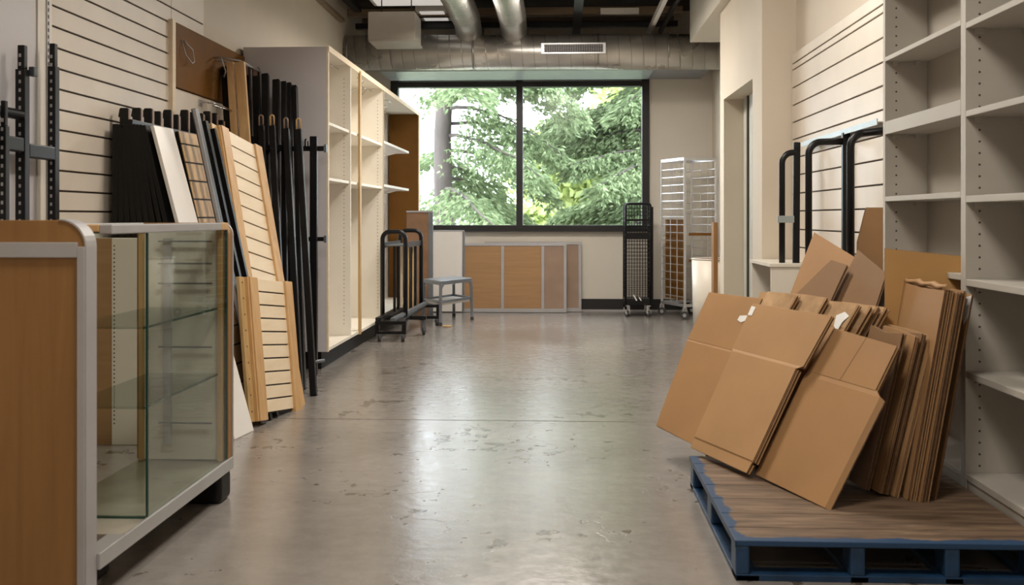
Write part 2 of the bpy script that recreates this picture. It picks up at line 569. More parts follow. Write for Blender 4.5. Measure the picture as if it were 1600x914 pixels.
tag(MB().box(0.42, 0.83, 11.0, 11.04, 3.28, 3.345).build('ceiling_plate', 'whitepure'), 'scuffed white metal plate fixed to the tan joist', 'metal plate')

# main round duct with spiral seams, grille and flat pale lining under it
dt = thing('round_duct', (-0.3, 11.0, 2.88), 'large horizontal galvanised spiral duct above the window', 'duct')
MB().cyl((-2.33, 11.0, 2.885), (1.765, 11.0, 2.865), 0.188, 40).build('duct_body', 'duct', dt)
b = MB()
x = -2.25
while x < 1.75:
    pts = []
    for k in range(33):
        t = 2 * math.pi * k / 32
        pts.append((x + 0.02 * k / 8, 11.0 + 0.1890 * math.cos(t), 2.87515 - 0.00488 * (x) + 0.1890 * math.sin(t)))
    b.tube(pts, 0.0028, 4)
    x += 0.128
b.build('spiral_seam', 'seam', dt)
for x in (-2.30, -0.95, 0.38, 1.12): MB().cyl((x, 11.0, 2.878), (x + 0.02, 11.0, 2.878), 0.193, 40).build('joint_band', 'seam', dt)
gr = MB().box(-0.215, 0.47, 10.805, 10.84, 2.825, 2.945).build('grille_frame', 'alu', dt, bevel=0.004)
b = MB().box(-0.18, 0.435, 10.80, 10.812, 2.845, 2.925)
b.build('grille_opening', 'hole', gr)
b = MB()
for i in range(26): b.box(-0.175 + i * 0.0245, -0.172 + i * 0.0245, 10.793, 10.80, 2.845, 2.925)
for i in range(4): b.box(-0.18, 0.435, 10.791, 10.797, 2.86 + i * 0.017, 2.863 + i * 0.017)
b.build('grille_bars', 'alupaint', gr)
lin = thing('flat_duct_tray', (-0.3, 11.45, 2.70), 'pale flat metal tray running under the round duct above window', 'duct')
MB().box(-2.0, 1.0, 11.16, 11.9, 2.70, 2.735).build('tray', 'ductbelow', lin, bevel=0.004)
MB().box(1.0, 1.6, 11.05, 11.9, 2.70, 2.74).build('tray_end', 'steel', lin)

def flex(x, label, ztop=3.17):
    t = thing('flexible_duct', (x, 10.8, 3.0), label, 'duct', 'foil ducts dropping into the main duct')
    path = [(x, -3.0, ztop + 0.05), (x, 8.5, ztop), (x, 10.3, ztop), (x, 10.7, ztop - 0.02), (x, 10.93, ztop - 0.09), (x, 11.0, ztop - 0.17)]
    MB().tube(path, 0.142, 28).build('duct_sleeve', 'flexduct', t)
    b = MB()
    y = 8.6
    while y < 10.6:
        pts = [(x + 0.143 * math.cos(2 * math.pi * k / 24), y + 0.0, ztop + 0.143 * math.sin(2 * math.pi * k / 24)) for k in range(25)]
        b.tube(pts, 0.0032, 4)
        y += 0.055
    b.build('wire_rib', 'flexduct', t)
    MB().tube([(x, 10.97, 3.13), (x, 11.0, 3.0)], 0.152, 28).build('collar', 'steel', t)
    return t
flex(-0.985, 'round foil duct from ceiling, left of the two joining main duct')
flex(-0.505, 'round foil duct from ceiling, right of the two joining main duct')
bx = thing('junction_box', (-1.65, 10.0, 2.82), 'grey beige metal box hanging before the left end of duct', 'metal box')
MB().box(-1.885, -1.425, 9.92, 10.35, 2.835, 3.11).build('casing', 'putty', bx, bevel=0.003)
MB().box(-1.875, -1.41, 9.9, 10.36, 2.815, 2.837).build('bottom_flange', 'puttydark', bx, bevel=0.002)
MB().cyl((-1.8, 10.2, 3.1), (-1.8, 10.2, 3.52), 0.006, 8).cyl((-1.5, 10.2, 3.1), (-1.5, 10.2, 3.52), 0.006, 8).build('hanger_rod', 'frame', bx)
for (x0, x1, y0, y1, lb) in ((-1.95, -1.15, 9.6, 10.62, 'pale dimly lit ceiling light nearer the camera, above the grey box'),
                             (-1.56, -1.22, 10.88, 11.45, 'small pale ceiling light between the grey box and ducts')):
    t = thing('ceiling_light', ((x0 + x1) / 2, (y0 + y1) / 2, 3.3), lb, 'ceiling light')
    MB().box(x0, x1, y0, y1, 3.31, 3.40).build('housing', 'whitepure', t, bevel=0.004)
    MB().box(x0 + .04, x1 - .04, y0 + .04, y1 - .04, 3.302, 3.312).build('diffuser', 'litpanel', t)
    MB().box(x0, x1, (y0 + y1) / 2 - .01, (y0 + y1) / 2 + .01, 3.29, 3.305).build('crossbar', 'frame', t)

# ------------------------------------------------------------------ left wall dressing
def slat_panel(name, x, y0, y1, lines, z0, z1, th, face, label, cat, side=1, mat_='slat'):
    """Boards between grooves on a dark backing; 'side' is the way the boards face."""
    t = thing(name, (x, (y0 + y1) / 2, z0), label, cat)
    g = 0.0045
    MB().box(x, x + side * th * 0.6, y0, y1, z0, z1).build('backing', 'groove', t)
    b = MB()
    zs = [z0] + lines + [z1]
    for a, c in zip(zs[:-1], zs[1:]):
        b.box(x + side * th * 0.6, x + side * th, y0, y1, a + g, c - g)
    b.build('slats', mat_, t, bevel=0.0015, seg=1)
    return t
L1 = [1.878 + 0.0936 * k for k in range(-19, 6)]
slat_panel('slatwall_panel', -2.33, 4.52, 5.965, [z for z in L1 if 0.06 < z < 2.75], 0.0, 2.95, 0.02, 'slat',
           'ivory horizontal slatwall covering the left wall before the brown board', 'slatwall')
L1b = [z for z in L1 if 2.20 < z < 2.9]
slat_panel('slatwall_panel', -2.33, 5.97, 6.52, L1b, 2.262, 2.95, 0.02, 'slat',
           'small ivory slatwall piece on left wall above the brown board', 'slatwall')
b = MB().box(-2.33, -2.30, 3.0, 4.385, 0, 3.2)
tag(b.build('wall_panel', 'greypanel'), 'plain grey laminate panel on left wall behind the wooden counter', 'wall panel')
tr = thing('wall_standard', (-2.31, 4.45, 0), 'cream strip with slotted shelf standard between grey panel and slatwall', 'shelf standard')
MB().box(-2.33, -2.295, 4.39, 4.515, 0, 3.2).build('strip', 'white', tr)
b = MB().box(-2.296, -2.290, 4.462, 4.484, 0, 3.2)
b.build('rail', 'alupaint', tr)
b = MB()
for i in range(60): b.box(-2.2905, -2.289, 4.469, 4.477, 1.0 + i * 0.03, 1.016 + i * 0.03)
b.build('slots', 'hole', tr)
bb = thing('hardboard_panel', (-2.31, 6.6, 1.88), 'dark brown hardboard panel fixed high on the left wall', 'wall board')
MB().box(-2.325, -2.285, 5.975, 7.30, 1.876, 2.262).build('board', 'brown', bb, bevel=0.003)
MB().box(-2.33, -2.285, 5.925, 5.974, 0.3, 2.27).build('edge_strip', 'maplepale', bb)
for z in (1.95, 2.05, 2.15, 2.24):
    pass
def wire(pts, r, parent, nm='wire_hook', m='alupaint'):
    return MB().tube(pts, r, 6).build(nm, m, parent)
wire([(-2.283, 6.06, 2.17), (-2.26, 6.07, 2.08), (-2.25, 6.15, 2.04), (-2.255, 6.2, 2.06), (-2.262, 6.19, 2.13), (-2.28, 6.1, 2.17)], 0.004, bb)
wire([(-2.28, 6.62, 2.15), (-2.22, 6.6, 2.14), (-2.2, 6.62, 2.06), (-2.23, 6.68, 2.03), (-2.26, 6.75, 2.05)], 0.005, bb)
wire([(-2.28, 6.7, 2.165), (-2.15, 6.75, 2.15), (-2.14, 7.15, 2.15), (-2.28, 7.2, 2.17)], 0.006, bb)
wire([(-2.28, 6.7, 2.14), (-2.12, 6.78, 2.13), (-2.12, 7.15, 2.13)], 0.006, bb)
tag(MB().box(-2.33, -2.30, 5.98, 7.3, 0.2, 1.872).build('wall_panel', 'slat'), 'cream panel on the left wall below the brown hardboard', 'wall panel')
hk = thing('wire_prong', (-2.29, 6.5, 1.82), 'small wire prong hook on the cream panel under brown board', 'hook')
MB().tube([(-2.30, 6.42, 1.835), (-2.2, 6.45, 1.83), (-2.16, 6.62, 1.80), (-2.19, 6.63, 1.81), (-2.23, 6.47, 1.82)], 0.005, 6).build('prong', 'chrome', hk)
MB().box(-2.302, -2.293, 6.39, 6.45, 1.81, 1.85).build('plate', 'alu', hk)

# ------------------------------------------------------------------ tall white shelving on the left
sh = thing('tall_shelving_unit', (-2.0, 9.6, 0), 'long tall white open shelving unit with grey end panel', 'shelving')
XF = -1.68
MB().box(-2.303, XF - 0.012, 7.32, 7.345, 0.13, 2.335).build('end_panel', 'greypanel', sh, bevel=0.002)
MB().box(XF - 0.012, XF, 7.318, 7.347, 0.13, 2.335).build('end_edging', 'maplepale', sh)
b = MB().box(-2.303, XF, 7.345, 12.03, 2.318, 2.338)
b.build('top_panel', 'white', sh, bevel=0.002)
MB().box(XF, XF + 0.006, 7.318, 12.03, 2.30, 2.342).build('top_edging', 'maplepale', sh)
MB().box(-2.303, XF, 7.345, 9.62, 0.135, 0.16).build('bottom_deck', 'white', sh, bevel=0.002)
MB().box(-2.303, XF, 9.65, 12.0, 0.135, 0.16).build('bottom_deck', 'white', sh, bevel=0.002)
MB().box(-2.25, XF - 0.06, 7.36, 12.0, 0.0, 0.135).build('plinth', 'blackmatt', sh)
MB().box(-2.06, -2.04, 7.345, 11.98, 0.16, 2.318).build('back_panel', 'white', sh)
def divider(y, edge, xf=XF, holes=True):
    d = MB().box(-2.04, xf, y, y + 0.022, 0.16, 2.318).build('divider', 'white', sh, bevel=0.0015)
    if edge: MB().box(xf, xf + 0.005, y - 0.001, y + 0.023, 0.16, 2.318).build('edge_strip', 'pine', d)
    if holes:
        b = MB()
        z = 0.25
        while z < 2.22:
            b.box(XF - 0.055, XF - 0.049, y - 0.0015, y, z, z + 0.006)
            z += 0.032
        b.build('peg_holes', 'hole', d)
divider(8.10, False)
divider(9.60, True)
d = MB().box(XF - 0.005, XF + 0.012, 8.43, 8.49, 0.13, 2.318).build('front_post', 'pine', sh)
MB().box(-2.03, XF, 11.985, 12.02, 0.16, 2.318).build('end_board', 'brown', sh)
MB().box(XF, XF + 0.01, 11.98, 12.03, 0.13, 2.338).build('end_strip', 'maplepale', sh)
for y0, y1 in ((7.348, 8.098), (8.125, 9.598)):
    for z in (1.37, 1.775): MB().box(-2.035, XF - 0.01, y0, y1, z, z + 0.022).build('shelf', 'white', sh, bevel=0.0015)
for z in (1.395, 1.81):
    s = MB().box(-2.035, XF - 0.01, 9.63, 11.3, z, z + 0.025).build('shelf', 'whitepure', sh, bevel=0.0015)
    MB().prism([(-2.03, 11.2, z), (-1.80, 11.2, z), (-2.03, 11.2, z - 0.06)], (0, 0.006, 0)).prism([(-2.03, 9.9, z), (-1.80, 9.9, z), (-2.03, 9.9, z - 0.06)], (0, 0.006, 0)).build('bracket', 'whitepure', s)
MB().box(-2.04, -2.02, 11.2, 11.23, 0.3, 2.3).box(-2.04, -2.02, 11.7, 11.73, 0.3, 2.3).build('standard', 'alupaint', sh)
random.seed(3)
b = MB()
for i in range(9):
    y = 7.5 + i * 0.42 + random.uniform(-.1, .1)
    x = -1.80 + random.uniform(-0.1, 0.05)
    z = 2.30
    b.tube([(x, y, z), (x + .03, y + .15, z - 0.015), (x - 0.05, y + .35, z - 0.035), (x - .16, y + .45, z - 0.05 - random.uniform(0, .05)), (x - .2, y + .35, z - 0.02)], 0.0045, 6)
b.build('wire_clips', 'chrome', sh)

# ------------------------------------------------------------------ right shelving
rs = thing('tall_bookcase', (1.6, 3.4, 0), 'tall putty shelving wall with adjustable shelves beside the pallet', 'shelving')
FX = 1.465
def side(y, y2, xb):
    d = MB().box(FX, xb, y, y2, 0.0, 3.0).build('upright', 'putty', rs, bevel=0.0015)
    b = MB()
    z = 0.2
    while z < 2.9:
        b.cyl((FX + 0.05, y - 0.0008, z), (FX + 0.05, y + 0.0004, z), 0.0042, 8)
        z += 0.042
    b.build('peg_holes', 'hole', d)
    return d
side(4.715, 4.745, 1.655)
side(3.79, 3.835, 1.795)
side(2.87, 2.90, 1.795)
side(1.95, 1.98, 1.795)
MB().box(1.655, 1.675, 3.835, 4.745, 0.1, 3.0).build('back_panel', 'puttydark', rs)
MB().box(1.785, 1.798, 1.98, 3.79, 0.1, 3.0).build('back_panel', 'puttydark', rs)
for z, th in ((2.12, .02), (1.806, .02), (1.476, .058), (1.173, .022), (0.87, .022), (0.53, .022), (0.15, .022)):
    s = MB().box(FX, 1.655, 3.837, 4.713, z, z + th).build('shelf', 'putty', rs, bevel=0.0015)
    for q in (0.03, 0.13): MB().box(FX + q, FX + q + 0.02, 4.69, 4.713, z - 0.018, z).build('shelf_support', 'putty', s)
for y0, y1 in ((2.902, 3.788), (1.982, 2.868)):
    for z, th in ((2.10, .022), (1.785, .022), (1.465, .022), (1.155, .024), (0.853, .024), (0.52, .024), (0.15, .024)):
        s = MB().box(FX, 1.785, y0, y1, z, z + th).build('shelf', 'putty', rs, bevel=0.0015)
        for q in (0.03, 0.2): MB().box(FX + q, FX + q + 0.03, y1 - .022, y1, z - 0.02, z).build('shelf_support', 'putty', s)
MB().box(FX + 0.005, FX + 0.03, 1.98, 4.715, 0.0, 0.15).build('kick_board', 'puttydark', rs)

# right slatwall, above and below the metal rail
RL = [1.157 + 0.12 * k for k in range(-8, 9)]
RL = [0.30, 0.42, 0.54, 0.66, 0.78, 0.90, 1.02, 1.145, 1.265, 1.39, 1.51, 1.638, 1.757, 1.875, 1.997, 2.12, 2.163]
slat_panel('slatwall_panel', 1.63, 4.765, 7.19, RL, 0.0, 2.235, 0.03, 'slat', 'cream slatwall on the right wall behind black tube hoops', 'slatwall', side=-1)
rl = thing('wall_rail', (1.56, 6.0, 1.57), 'long thin pale metal ledge on the right slatwall above the hoops', 'rail')
MB().box(1.565, 1.598, 5.15, 6.75, 1.572, 1.577).build('ledge', 'alu', rl)
MB().box(1.560, 1.565, 5.15, 6.75, 1.560, 1.590).build('lip', 'ductbelow', rl)

# small white cube cabinet and pier side
cb = thing('cube_cabinet', (1.5, 6.85, 0), 'low white open cabinet against the right wall before the doorway', 'cabinet')
MB().box(1.315, 1.62, 6.5, 6.52, 0, 0.79).box(1.315, 1.62, 7.14, 7.16, 0, 0.79).box(1.60, 1.62, 6.52, 7.14, 0, 0.79).box(1.315, 1.60, 6.52, 7.14, 0.38, 0.40).box(1.315, 1.60, 6.52, 7.14, 0.0, 0.05).build('carcass', 'cream2', cb, bevel=0.002)
MB().box(1.305, 1.622, 6.49, 7.17, 0.79, 0.812).build('top', 'cream2', cb, bevel=0.002)

# three black tube hoops against the right slatwall
def hoop(y, xa, xb, ztop, yb, label, extra=None):
    t = thing('tube_hoop', (xa, y, 0), label, 'metal frame', 'black tube frames by the right wall')
    rad = 0.07
    pts = [(xa, y, 0.0), (xa, y, ztop - rad)]
    for k in range(1, 7):
        a = math.pi / 2 * k / 6
        pts.append((xa + rad - rad * math.cos(a), y, ztop - rad + rad * math.sin(a)))
    pts.append((xb, yb, ztop + 0.003))
    MB().tube(pts, 0.0195, 14).build('bent_tube', 'black', t)
    return t
h = hoop(6.6, 1.405, 1.505, 1.515, 6.6, 'black bent tube hoop with pale green clamp, farthest from camera')
MB().bar((1.478, 6.56, 0.0), (1.498, 6.6, 1.58), 0.042, 0.03, up=(0, 1, 0)).build('post', 'black', h, bevel=0.006)
MB().box(1.365, 1.47, 6.545, 6.565, 1.068, 1.112).build('clamp', 'ductbelow', h, bevel=0.002)
h = hoop(5.76, 1.372, 1.57, 1.52, 5.76, 'black bent tube hoop joined to a square post, middle of three')
MB().bar((1.575, 5.76, 0.0), (1.575, 5.76, 1.572), 0.04, 0.04, up=(0, 1, 0)).build('post', 'black', h, bevel=0.006)
h = hoop(5.15, 1.432, 1.575, 1.52, 5.05, 'black bent tube hoop closest to the putty shelving')
MB().bar((1.44, 5.19, 0.05), (1.56, 5.15, 0.05), 0.03, 0.03).build('foot_bar', 'black', h)

# ------------------------------------------------------------------ pallet
pl = thing('blue_pallet', (1.0, 3.67, 0), 'blue painted wooden pallet with worn brown deck carrying cardboard', 'pallet')
ys = [3.125, 3.265, 3.42, 3.60, 3.78, 3.95, 4.10, 4.232]
for a, c in zip(ys[:-1], ys[1:]):
    MB().box(0.528, 1.462, a + 0.003, c - 0.003, 0.106, 0.123).build('deck_board', 'pallet', pl, bevel=0.002)
for x in (0.528, 0.87, 1.15, 1.40):
    wd = 0.045 if x > 0.6 else 0.042
    for y0, y1 in ((3.13, 3.22), (3.64, 3.74), (4.13, 4.225)):
        MB().box(x, x + wd, y0, y1, 0.018, 0.106).build('block', 'blue', pl, bevel=0.006)
    MB().box(x, x + wd + (0.03 if x < .6 else 0.01), 3.13, 4.228, 0.0, 0.018).build('bottom_runner', 'blue', pl, bevel=0.002)
MB().box(0.528, 1.462, 3.13, 3.20, 0.0, 0.02).build('bottom_board', 'blue', pl, bevel=0.002)
MB().box(0.528, 1.462, 4.15, 4.225, 0.0, 0.02).build('bottom_board', 'blue', pl, bevel=0.002)
MB().box(0.5245, 0.528, 3.125, 4.232, 0.104, 0.1235).build('painted_edge', 'blue', pl)

# ------------------------------------------------------------------ cardboard
A1 = Frame((0.882, 3.482, 0.124), (-0.36217, 0.93211, 0), (0.4376, 0.17003, 0.88295), (0.823, 0.31978, -0.46947))
WF = Frame((1.192, 3.59, 0.124), (0, 1, 0), (0.17365, 0, 0.98481), (0.98481, 0, -0.17365))
TF = Frame((1.165, 3.629, 0.124), (-0.1501, 0.98867, 0), (0.23918, 0.0363, 0.9703), (0.9593, 0.14564, -0.24192))
random.seed(11)

def sheets(b, F, poly, off, n, th=0.0036, gap=0.0022, jit=0.006, mi=0):
    """n corrugated sheets lying on each other, with slightly uneven rims."""
    for k in range(n):
        o = off + k * (th + gap)
        ja, jt = (0, 0) if k == 0 else (random.uniform(-jit, jit), random.uniform(-jit, 0))
        cen = sum(p[0] for p in poly) / len(poly)
        pts = []
        for (a, t) in poly:
            aa = a + (ja if k else 0)
            pts.append(F.P(aa, max(t + jt, 0.001) if t > 0.02 else t, o))
        b.prism(pts, F.n * th, mi, mi + 1)
    return off + n * (th + gap)

def box_card(name, F, poly, off, n, label, m='card', group=None, cat='cardboard', flaps=(), bevel=0.0):
    c = F.P(sum(p[0] for p in poly) / len(poly), 0, off)
    t = thing(name, (c.x, c.y, 0.124), label, cat, group)
    b = MB()
    sheets(b, F, poly, off, n)
    b.build('panels', [m, 'cardedge'], t, bevel=0.0008, seg=1)
    for fp, fo, fn in flaps:
        b = MB()
        sheets(b, F, fp, fo, fn)
        b.build('flap', [m, 'cardedge'], t, bevel=0.0008, seg=1)
    return t

# three wide flattened boxes in front
L = box_card('flattened_box', A1, [(0.915, 0.02), (1.31, 0.035), (1.385, 0.458), (0.94, 0.452)], 0.012, 2,
             'wide flattened cardboard box overhanging the left edge of the pallet', 'card',
             flaps=[([(0.94, 0.462), (1.387, 0.466), (1.392, 0.712), (0.935, 0.716)], 0.014, 2)])
MB().prism([A1.P(1.388, .458, .013), A1.P(.94, .452, .013), A1.P(.94, .464, .016), A1.P(1.388, .468, .016)], A1.n * .003).build('crease', 'card', L)
MB().prism([A1.P(1.045, .60, .0115), A1.P(1.01, .592, .0115), A1.P(.965, .61, .0115), A1.P(.955, .632, .0115), A1.P(1.04, .622, .0115)], A1.n * .001).build('torn_tape', 'label', L)
Mx = box_card('flattened_box', A1, [(0.412, 0.05), (0.862, 0.05), (0.872, 0.444), (0.402, 0.436)], -0.050, 5,
              'flattened cardboard box with bottom fold strip, middle of front three', 'cardlight',
              flaps=[([(0.372, 0.448), (0.888, 0.456), (0.888, 0.668), (0.338, 0.664)], -0.045, 4),
                     ([(0.425, 0.0), (0.862, 0.004), (0.862, 0.044), (0.42, 0.044)], -0.046, 4)])
MB().prism([A1.P(.402, .434, -.049), A1.P(.872, .442, -.049), A1.P(.888, .458, -.044), A1.P(.374, .450, -.044)], A1.n * .004).build('crease', 'cardlight', Mx)
MB().prism([A1.P(.41, .052, -.049), A1.P(.862, .052, -.049), A1.P(.862, .042, -.045), A1.P(.42, .042, -.045)], A1.n * .004).build('crease', 'cardlight', Mx)
MB().prism([A1.P(.886, .655, -.047), A1.P(.852, .652, -.047), A1.P(.852, .612, -.047), A1.P(.884, .612, -.047)], A1.n * .001).build('tape_label', 'label', Mx)
Rx = box_card('flattened_box', A1, [(0.0, 0.002), (0.44, 0.012), (0.408, 0.432), (-0.035, 0.418)], 0.0, 2,
              'flattened cardboard box standing nearest the camera on the pallet', 'card',
              flaps=[([(0.004, 0.436), (0.40, 0.448), (0.362, 0.634), (-0.008, 0.606)], 0.002, 4)])
MB().prism([A1.P(-.035, .416, .001), A1.P(.408, .430, .001), A1.P(.40, .45, .004), A1.P(.0, .438, .004)], A1.n * .004).build('crease', 'card', Rx)
MB().prism([A1.P(.205, .442, .0012), A1.P(.202, .442, .0012), A1.P(.160, .617, .0012), A1.P(.163, .618, .0012)], A1.n * .002).build('score_line', 'carddull', Rx)
b = MB()
cp = [A1.P(0.0, 0.002, 0.0), A1.P(-0.035, 0.418, 0.0), A1.P(-0.048, 0.41, 0.014), A1.P(-0.014, 0.003, 0.014)]
b.prism(cp, A1.n * 0.005, 0, 1)
b.build('folded_side', ['card', 'cardedge'], Rx)

# row of taped boxes standing behind the front three
specs = [(0.02, 0.704, 0.98, 0.753, 'taped flattened box directly behind the middle front box, leftmost of row'),
         (0.047, 0.548, 0.96, 0.768, 'taped flattened box in row, second edge from the left'),
         (0.074, 0.378, 0.80, 0.764, 'shiny taped flattened box with torn white label on its corner'),
         (0.104, 0.346, 0.78, 0.776, 'flattened box in the leaning row, right behind the torn label'),
         (0.132, 0.344, 0.76, 0.790, 'flattened box in the leaning row with crumpled top edge'),
         (0.160, 0.333, 0.74, 0.800, 'last flattened box of the leaning row, darkest top edge')]
for i, (off, s0, s1, tt, lb) in enumerate(specs):
    poly = [(s0 + 0.13, 0.06 if s1 < .9 else .0), (s1 - 0.02, 0.05), (s1, tt - 0.004), (s0 + 0.15, tt + random.uniform(-.004, .004)), (s0, tt)]
    t = box_card('taped_box', A1, poly, off, 3, lb, 'cardlight' if i < 4 else 'card', 'taped flattened boxes leaning in a row')
    MB().prism([A1.P(s0 + .01, tt + .001, off - .0012), A1.P(s0 + .22, tt + .001, off - .0012), A1.P(s0 + .24, tt - .10, off - .0012), A1.P(s0 + .02, tt - .10, off - .0012)],
               A1.n * 0.0008).build('packing_tape', 'tape', t)
    if i == 2:
        MB().prism([A1.P(s0 + .025, tt - .05, off - .003), A1.P(s0 + .06, tt - .035, off - .003), A1.P(s0 + .10, tt - .055, off - .004), A1.P(s0 + .085, tt - .10, off - .006), A1.P(s0 + .05, tt - .12, off - .008), A1.P(s0 + .045, tt - .08, off - .006)], A1.n * .001).build('torn_label', 'label', t)

# upright flaps standing up behind the row
def flap_thing(poly, off, n, label, m):
    return box_card('cardboard_sheet', A1, poly, off, n, label, m, 'loose cardboard sheets behind the taped boxes')
flap_thing([(0.95, 0.1), (1.20, 0.1), (1.20, 0.80), (1.236, 1.187), (0.86, 1.069), (0.86, 0.7)], 0.30, 2, 'pointed cardboard sheet before the black hoops, far left of the loose sheets', 'card')
flap_thing([(0.70, 0.1), (1.05, 0.1), (1.10, 0.74), (0.885, 1.011), (0.762, 0.991), (0.765, 0.84)], 0.215, 2, 'dull brown cardboard sheet with slanted corner, in front of pointed sheet', 'carddull')
flap_thing([(0.46, 0.1), (0.80, 0.1), (0.80, 0.8), (0.788, 1.083), (0.543, 0.982), (0.50, 0.7)], 0.25, 3, 'brown cardboard sheet with raised sharp corner, centre of the loose sheets', 'carddull')
flap_thing([(0.46, 0.1), (0.80, 0.1), (0.82, 1.06), (0.536, 0.965), (0.50, 0.7)], 0.30, 4, 'narrow dark folded cardboard wedged beside the wide upright box', 'carddull')

# mid stack and tall stack leaning to the right
def stack_card(F, s0, s1, tt, off, n, label, m='card', group=None, jag=0.01):
    s0 += random.uniform(-.014, .014)
    poly = [(s0, 0.0), (s1, 0.0), (s1, tt + random.uniform(-.004, .004)), ((s0 + s1) / 2, tt + random.uniform(-jag, 0)), (s0, tt - random.uniform(0, jag))]
    return box_card('upright_box', F, poly, off, n, label, m, group)
G1 = 'short upright flattened boxes'
stack_card(TF, 0.03, 0.27, 0.567, -0.105, 3, 'short crumpled flattened box, outermost of the short upright ones', 'carddull', G1, .02)
stack_card(TF, 0.02, 0.26, 0.575, -0.06, 3, 'short upright flattened box with torn side, second from outside', 'card', G1, .02)
stack_card(TF, 0.01, 0.30, 0.580, -0.035, 3, 'short upright flattened box with ragged edge, third from outside', 'carddull', G1, .02)
stack_card(TF, 0.0, 0.33, 0.585, -0.008, 3, 'short upright flattened box touching the tall wide box', 'cardlight', G1, .02)
G2 = 'tall upright flattened boxes'
WIDE = stack_card(WF, -0.004, 0.48, 0.738, 0.0, 3, 'tall wide flattened box with its creased face showing', 'card', G2)
stack_card(WF, -0.008, 0.52, 0.741, 0.020, 2, 'tall flattened box directly behind the wide creased one', 'cardlight', G2)
stack_card(WF, -0.012, 0.50, 0.745, 0.034, 2, 'tall flattened box with frayed layers, third in the tall stack', 'card', G2)
stack_card(WF, -0.004, 0.50, 0.742, 0.0465, 2, 'tall flattened box in the frayed middle of the tall stack', 'carddull', G2)
stack_card(WF, -0.008, 0.52, 0.748, 0.059, 2, 'tall flattened box in the stack before the dark gap', 'card', G2)
stack_card(WF, 0.03, 0.50, 0.75, 0.076, 1, 'tall flattened box next to the outermost one by the shelving', 'carddull', G2)
lastb = stack_card(WF, 0.02, 0.45, 0.747, 0.099, 2, 'tall flattened box nearest the putty shelving with white tape scrap', 'card', G2)
MB().prism([WF.P(.02, .735, .097), WF.P(.09, .72, .097), WF.P(.045, .63, .097), WF.P(.02, .66, .097)], WF.n * .001).build('tape_scrap', 'label', lastb)
# crumpled rolled lip on top of the wide box
b = MB()
pts = [WF.P(0.5 - 0.05 * k, 0.748 + 0.004 * math.sin(k * 2.1), 0.01 + 0.004 * math.cos(k * 1.7)) for k in range(11)]
b.tube(pts, 0.011, 7, radii=[0.010 + 0.003 * math.sin(k * 1.9) for k in range(11)])
b.build('crumpled_lip', 'cardlight', WIDE)
# yellow board behind, tall pale board by the slatwall
YF = Frame((1.245, 4.20, 0.123), (1, 0, 0), (0, 0.12, 0.9928), (0, 0.9928, -0.12))
def yb(x, z): return (x - 1.245, (z - 0.123) / 0.9928)
t = box_card('cardboard_sheet', Frame((1.235, 3.98, 0.124), (0.9397, -0.342, 0), (0.03, 0.08, 0.996), (0.342, 0.9397, -0.085)),
             [(0.0, 0.0), (0.15, 0.0), (0.27, 0.66), (0.315, 0.83), (-0.005, 0.86)], 0.0, 2, 'yellow brown cardboard sheet behind the tall wide box', 'cardyellow')
PF = Frame((1.335, 4.86, 0.0), (1, 0, 0), (0.02, 0.1, 0.99), (0, 0.99, -0.1))
t = thing('cardboard_sheet', (1.5, 4.86, 0), 'tall pale cardboard sheet leaning beside the putty shelving', 'cardboard')
b = MB()
sheets(b, PF, [(0.03, 0.0), (0.27, 0.0), (0.27, 1.16), (0.10, 1.16), (0.06, 1.0)], 0, 2)
b.build('panels', ['cardlight', 'cardedge'], t)

# ------------------------------------------------------------------ counter and glass showcase (left front)
ct = thing('display_counter', (-1.7, 2.8, 0), 'honey wood counter end with silver trim nearest the camera', 'counter')
b = MB()
x1 = -1.305
pr = []
rad = 0.075
for (x, z) in ((-2.25, 0.02), (x1, 0.02), (x1, 1.093 - rad)): pr.append((x, z))
for k in range(1, 8):
    a = math.pi / 2 * k / 8
    pr.append((x1 - rad + rad * math.cos(a), 1.093 - rad + rad * math.sin(a)))
pr += [(x1 - rad, 1.093), (-2.25, 1.093)]
b.prism([(x, 2.752, z) for x, z in pr], (0, 0.056, 0))
b.build('end_board', 'oak', ct, bevel=0.002)
b = MB()
# silver trim wraps the outer edge of the board
inner = pr[1:-1]
b2 = MB()
for i in range(len(inner) - 1):
    (xa, za), (xb, zb) = inner[i], inner[i + 1]
    b2.prism([(xa, 2.748, za), (xb, 2.748, zb), (xb + 0.004 * (xb - x1 + 1), 2.748, zb + 0.003), (xa + 0.004 * (xa - x1 + 1), 2.748, za + 0.003)], (0, 0.064, 0))
b2.build('edge_trim', 'alupaint', ct)
MB().box(x1 - 0.020, x1 + 0.001, 2.742, 2.753, 0.02, 1.02).build('corner_trim', 'alupaint', ct, bevel=0.002)
MB().box(-2.25, x1 - 0.020, 2.742, 2.753, 0.99, 1.032).build('trim_band', 'alupaint', ct, bevel=0.002)
MB().box(-2.25, -1.40, 2.808, 2.90, 0.02, 1.06).build('body', 'oak', ct)
MB().box(-2.2, -1.42, 2.775, 2.88, 0.0, 0.03).build('plinth', 'blackmatt', ct)

